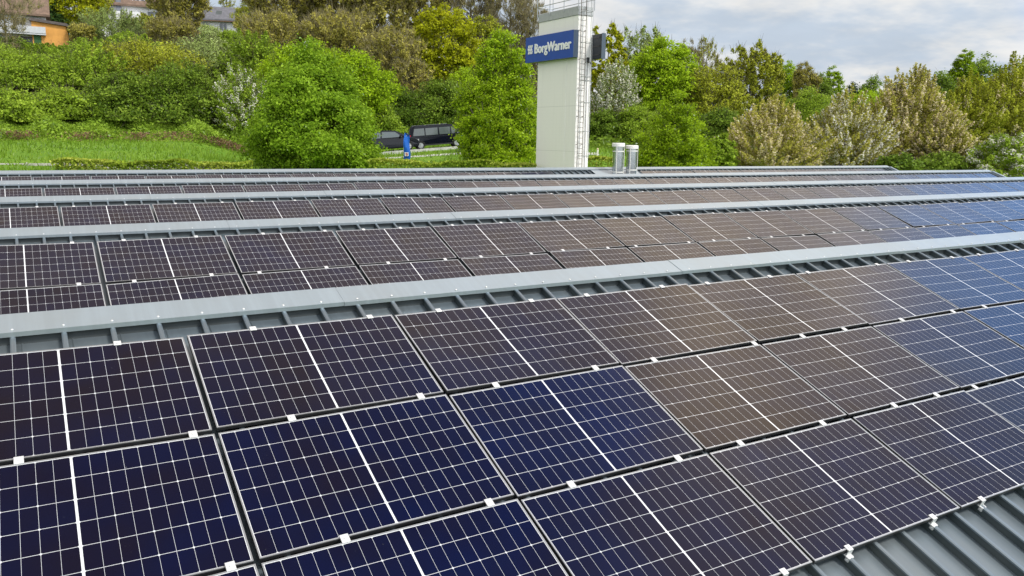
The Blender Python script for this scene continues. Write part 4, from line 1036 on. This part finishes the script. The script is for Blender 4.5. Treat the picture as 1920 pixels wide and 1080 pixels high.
car_ = pitch(make_car(on_road(.45, -.1), rzv, 'black car behind the bright green tree, nose to the right', (.007, .008, .012), 'car_black')); car_.scale = (1.08, 1.05, 1.20)
make_car(on_road(11.5, .4), rzv, 'silver car mostly hidden behind the loose yellow-green tree', (.45, .46, .47), 'car_silver')

# blue advertising banners
M_ban = mat('banner_blue', (.004, .12, .55), .6, noise=.12, nscale=2)
def banner(px, ybot, ytop, d, label, flap):
    g = at_depth(px, ybot, d); gz_ = float(ground_h(g[0], g[1])); top = at_depth(px, ytop, d)[2]; zb = at_depth(px, ybot, d)[2]
    o = thing('banner_flag', label, 'banner', (g[0], g[1], gz_), -YAW+.2, 'blue banners by the road'); H = top-gz_; b0 = max(.1, zb-gz_)
    pts = [(-.20+.10*t_, 0, H*t_) for t_ in np.linspace(0, .8, 6)] + [(-.10+.25*math.sin(a_), 0, H*(.8+.2*a_/1.4)) for a_ in np.linspace(.2, 1.4, 5)]
    MB().tube(pts, .018, 6).build('pole', M_galv, o)
    V_, F_ = [], []; nz = 14
    for i in range(nz+1):
        t_ = i/nz; z = b0+(H-b0)*t_; x0 = -.19+.10*t_; wd = .46*(1-.12*t_) if t_ < .85 else .46*.9*math.sqrt(max(.02, 1-((t_-.85)/.15)**2))
        for jx in range(5):
            xx = x0 + wd*jx/4 + .04*math.sin(t_*7); V_.append((xx, .05*math.sin(jx*1.1+t_*6)*flap-.02, z))
    nV = len(V_); V_ += [(a_, b_+.012, c_) for a_, b_, c_ in V_]
    for i in range(nz):
        for jx in range(4):
            a_ = i*5+jx; F_.append((a_, a_+1, a_+6, a_+5)); F_.append((a_+nV+5, a_+nV+6, a_+nV+1, a_+nV))
    mb = MB(); mb.add(V_, F_); mb.build('cloth', M_ban, o)
    zc = b0+(H-b0)*.26; mb = MB(); mb.box((-.08, -.13, zc-.13), (.18, -.105, zc+.13)); fr_ = mb.build('emblem_patch', M_white, o)
    mb = MB(); bl = [( -.02, zc+.05, .12, zc+.085), (-.02, zc-.02, .12, zc+.015), (-.02, zc-.09, .12, zc-.055), (-.02, zc+.015, .02, zc+.05), (.08, zc-.055, .12, zc-.02)]
    for x0, z0, x1, z1 in bl: mb.box((x0, -.14, z0), (x1, -.131, z1))
    mb.build('emblem_letter', M_red, o)
    MB().box((-.45, -.12, -.05), (.15, .12, .10)).build('foot', M_trim, o, bevel=.02)
banner(761, 303, 249, 57, 'upright blue banner in front of the black van', 1)
banner(866, 300, 250, 63, 'blue banner half hidden by the loose yellow-green tree', -1)

# ------------------------------------------------------------------ houses on the hill
M_hw = mat('house_white', (.74, .74, .74), .8, noise=.06); M_tile = mat('roof_tile_brown', (.16, .105, .075), .85, noise=.25, nscale=2, bump=.5, bscale=8)
M_slate = mat('roof_slate_grey', (.12, .12, .135), .7, noise=.2, nscale=2, bump=.4, bscale=8); M_org = mat('render_orange', (.62, .30, .07), .85, noise=.12, nscale=1)
M_wood = mat('brown_wood', (.13, .07, .035), .8, noise=.2); M_pane = mat('pane_dark', (.06, .075, .085), .1, 0, .8); M_grey = mat('grey_cladding', (.16, .17, .20), .7, noise=.2, nscale=2)
M_gdoor = mat('green_door', (.02, .09, .015), .6)
def house_at(px0, px1, ybase, d, name, label, cat, turn=0.0, group=None):
    A = at_depth(px0, ybase, d); B = at_depth(px1, ybase, d); c = (A+B)/2
    o = thing(name, label, cat, (c[0], c[1], c[2]), -YAW+turn, group); return o, d/FPX, (px1-px0)*d/FPX
def win(o, x0, x1, z0, z1, y, fr=.07, M=None):
    f = MB(); t_ = fr
    f.box((x0, y-.06, z0), (x1, y-.004, z0+t_)); f.box((x0, y-.06, z1-t_), (x1, y-.004, z1)); f.box((x0, y-.06, z0+t_), (x0+t_, y-.004, z1-t_)); f.box((x1-t_, y-.06, z0+t_), (x1, y-.004, z1-t_))
    f.box(((x0+x1)/2-.03, y-.055, z0+t_), ((x0+x1)/2+.03, y-.006, z1-t_))
    fo_ = f.build('window', M or M_hw, o)
    MB().box((x0+t_, y-.03, z0+t_), (x1-t_, y-.008, z1-t_)).build('pane', M_pane, fo_)
# white house at the left edge
o, s, W = house_at(-150, 74, 87, 101, 'white_house', 'white house with brown tiled roof and balcony at left edge', 'house', .50)
hw_ = W/2; H1 = 62*s
MB().box((-hw_, 0, -3), (hw_, 8, H1)).build('wall', M_hw, o)
mb = MB(); mb.prism([(-.9, H1-.05), (4, H1+4.4), (8.9, H1-.05), (8.9, H1+.2), (4, H1+4.7), (-.9, H1+.2)], 0, -hw_-.5, hw_+.5); mb.build('roof', M_tile, o)
bal = MB(); bal.box((-hw_+.3, -1.2, H1*.42), (hw_-.1, -.01, H1*.47)); bal.box((-hw_+.3, -1.25, H1*.47), (hw_-.1, -1.15, H1*.66)); balo = bal.build('balcony', mat('balcony_grey', (.50, .51, .53), .8, noise=.06), o)
for x0, x1, z0, z1 in ((hw_-4.0, hw_-.9, .25, H1*.37), (hw_-5.4, hw_-4.8, .1, H1*.38), (hw_-8.5, hw_-6.4, .3, H1*.37), (hw_-3.6, hw_-2.2, H1*.68, H1*.93), (hw_-6.5, hw_-5.0, H1*.68, H1*.93)): win(o, x0, x1, z0, z1, 0, .08, M_wood if x1-x0 > 3 else None)
# orange garage
o, s, W = house_at(67, 126, 88, 104, 'orange_garage', 'orange rendered garage with flat dark roof beside the white house', 'garage', .50)
hw_ = W/2; HL, HR = 45*s, 39*s
mb = MB(); mb.prism([(-hw_, -2), (hw_+.05, -2), (hw_+.05, HR-1.3), (hw_-.2, HR), (-hw_, HL)], 1, 0, 5); mb.build('wall', M_org, o)
mb = MB(); mb.prism([(-hw_-.25, HL+.01), (hw_-.15, HR+.01), (hw_+.1, HR-.12), (hw_+.2, HR+.05), (hw_-.1, HR+.35), (-hw_-.25, HL+.33)], 1, -.3, 5.3); mb.build('roof', mat('garage_roof', (.10, .085, .08), .9, noise=.2), o)
MB().box((-hw_+.15, -.06, .2), (-hw_+.95, -.002, 2.2)).build('door', M_gdoor, o)
# house with dormer and balcony
o, s, W = house_at(176, 330, 60, 146, 'balcony_house', 'house with grey dormer, brown roof and white balcony on the hilltop', 'house', .36)
hw_ = W/2; H1 = 46*s
MB().box((-hw_, 0, -3), (hw_, 9, H1)).build('wall', M_hw, o)
mb = MB(); mb.prism([(-.8, H1-.1), (4.5, H1+4.6), (9.8, H1-.1), (9.8, H1+.2), (4.5, H1+4.9), (-.8, H1+.2)], 0, -hw_-.5, hw_+.5); mb.build('roof', M_tile, o)
dm = MB(); dm.box((-1.9, .2, H1+.15), (2.6, 4, H1+2.6)); dmo = dm.build('dormer', M_grey, o); 
win(o, -.1, 1.1, H1+.45, H1+2.0, .19); win(o, 1.25, 2.45, H1+.45, H1+2.0, .19)
MB().box((-2.75, -.5, -1), (-1.95, .0-.005, H1+3.2)).build('chimney', M_grey, o)
MB().box((-3.0, -1.5, H1*.42), (1.3, -.01, H1*.74)).build('balcony', mat('balcony_white', (.72, .71, .72), .8), o)
win(o, -4.6, -3.2, H1*.6, H1*.92, 0); win(o, 2.2, 4.6, H1*.5, H1*.85, 0); win(o, 4.9, 6.2, -.5, 1.2, 0)
# white house with roof windows
o, s, W = house_at(374, 462, 62, 152, 'white_house', 'white house with grey roof and skylights at right of hilltop', 'house', .22)
hw_ = W/2; H1 = 22*s
MB().box((-hw_, 0, -4), (hw_, 7, H1)).build('wall', M_hw, o)
mb = MB(); mb.prism([(-.7, H1-.05), (3.5, H1+2.7), (7.7, H1-.05), (7.7, H1+.2), (3.5, H1+2.95), (-.7, H1+.2)], 0, -hw_-.3, hw_+.5); rfo = mb.build('roof', M_slate, o)
for xs_ in (-1.2, 2.0):
    mb = MB(); f_ = lambda y: H1+.2+(y+.7)*(2.75/4.2)
    q = [(xs_, .9, f_(.9)+.05), (xs_+1.0, .9, f_(.9)+.05), (xs_+1.0, 2.1, f_(2.1)+.05), (xs_, 2.1, f_(2.1)+.05)]; q2 = [(a_, b_, c_-.12) for a_, b_, c_ in q]
    mb.add(q+q2, [(0, 1, 2, 3), (7, 6, 5, 4), (0, 4, 5, 1), (1, 5, 6, 2), (2, 6, 7, 3), (3, 7, 4, 0)]); mb.build('skylight', M_clear, rfo)
MB().box((-hw_-.2, -.75, H1-.22), (hw_+.4, -.70-.003, H1-.06)).build('gutter', M_wood, o)
for x0, x1 in ((-3.6, -2.4), (-.6, .8), (2.3, 3.5)): win(o, x0, x1, .35, H1-.35, 0)
MB().tube([(1.75, -.08, -1), (1.75, -.08, H1-.2)], .07, 6).build('downpipe', M_hw, o)
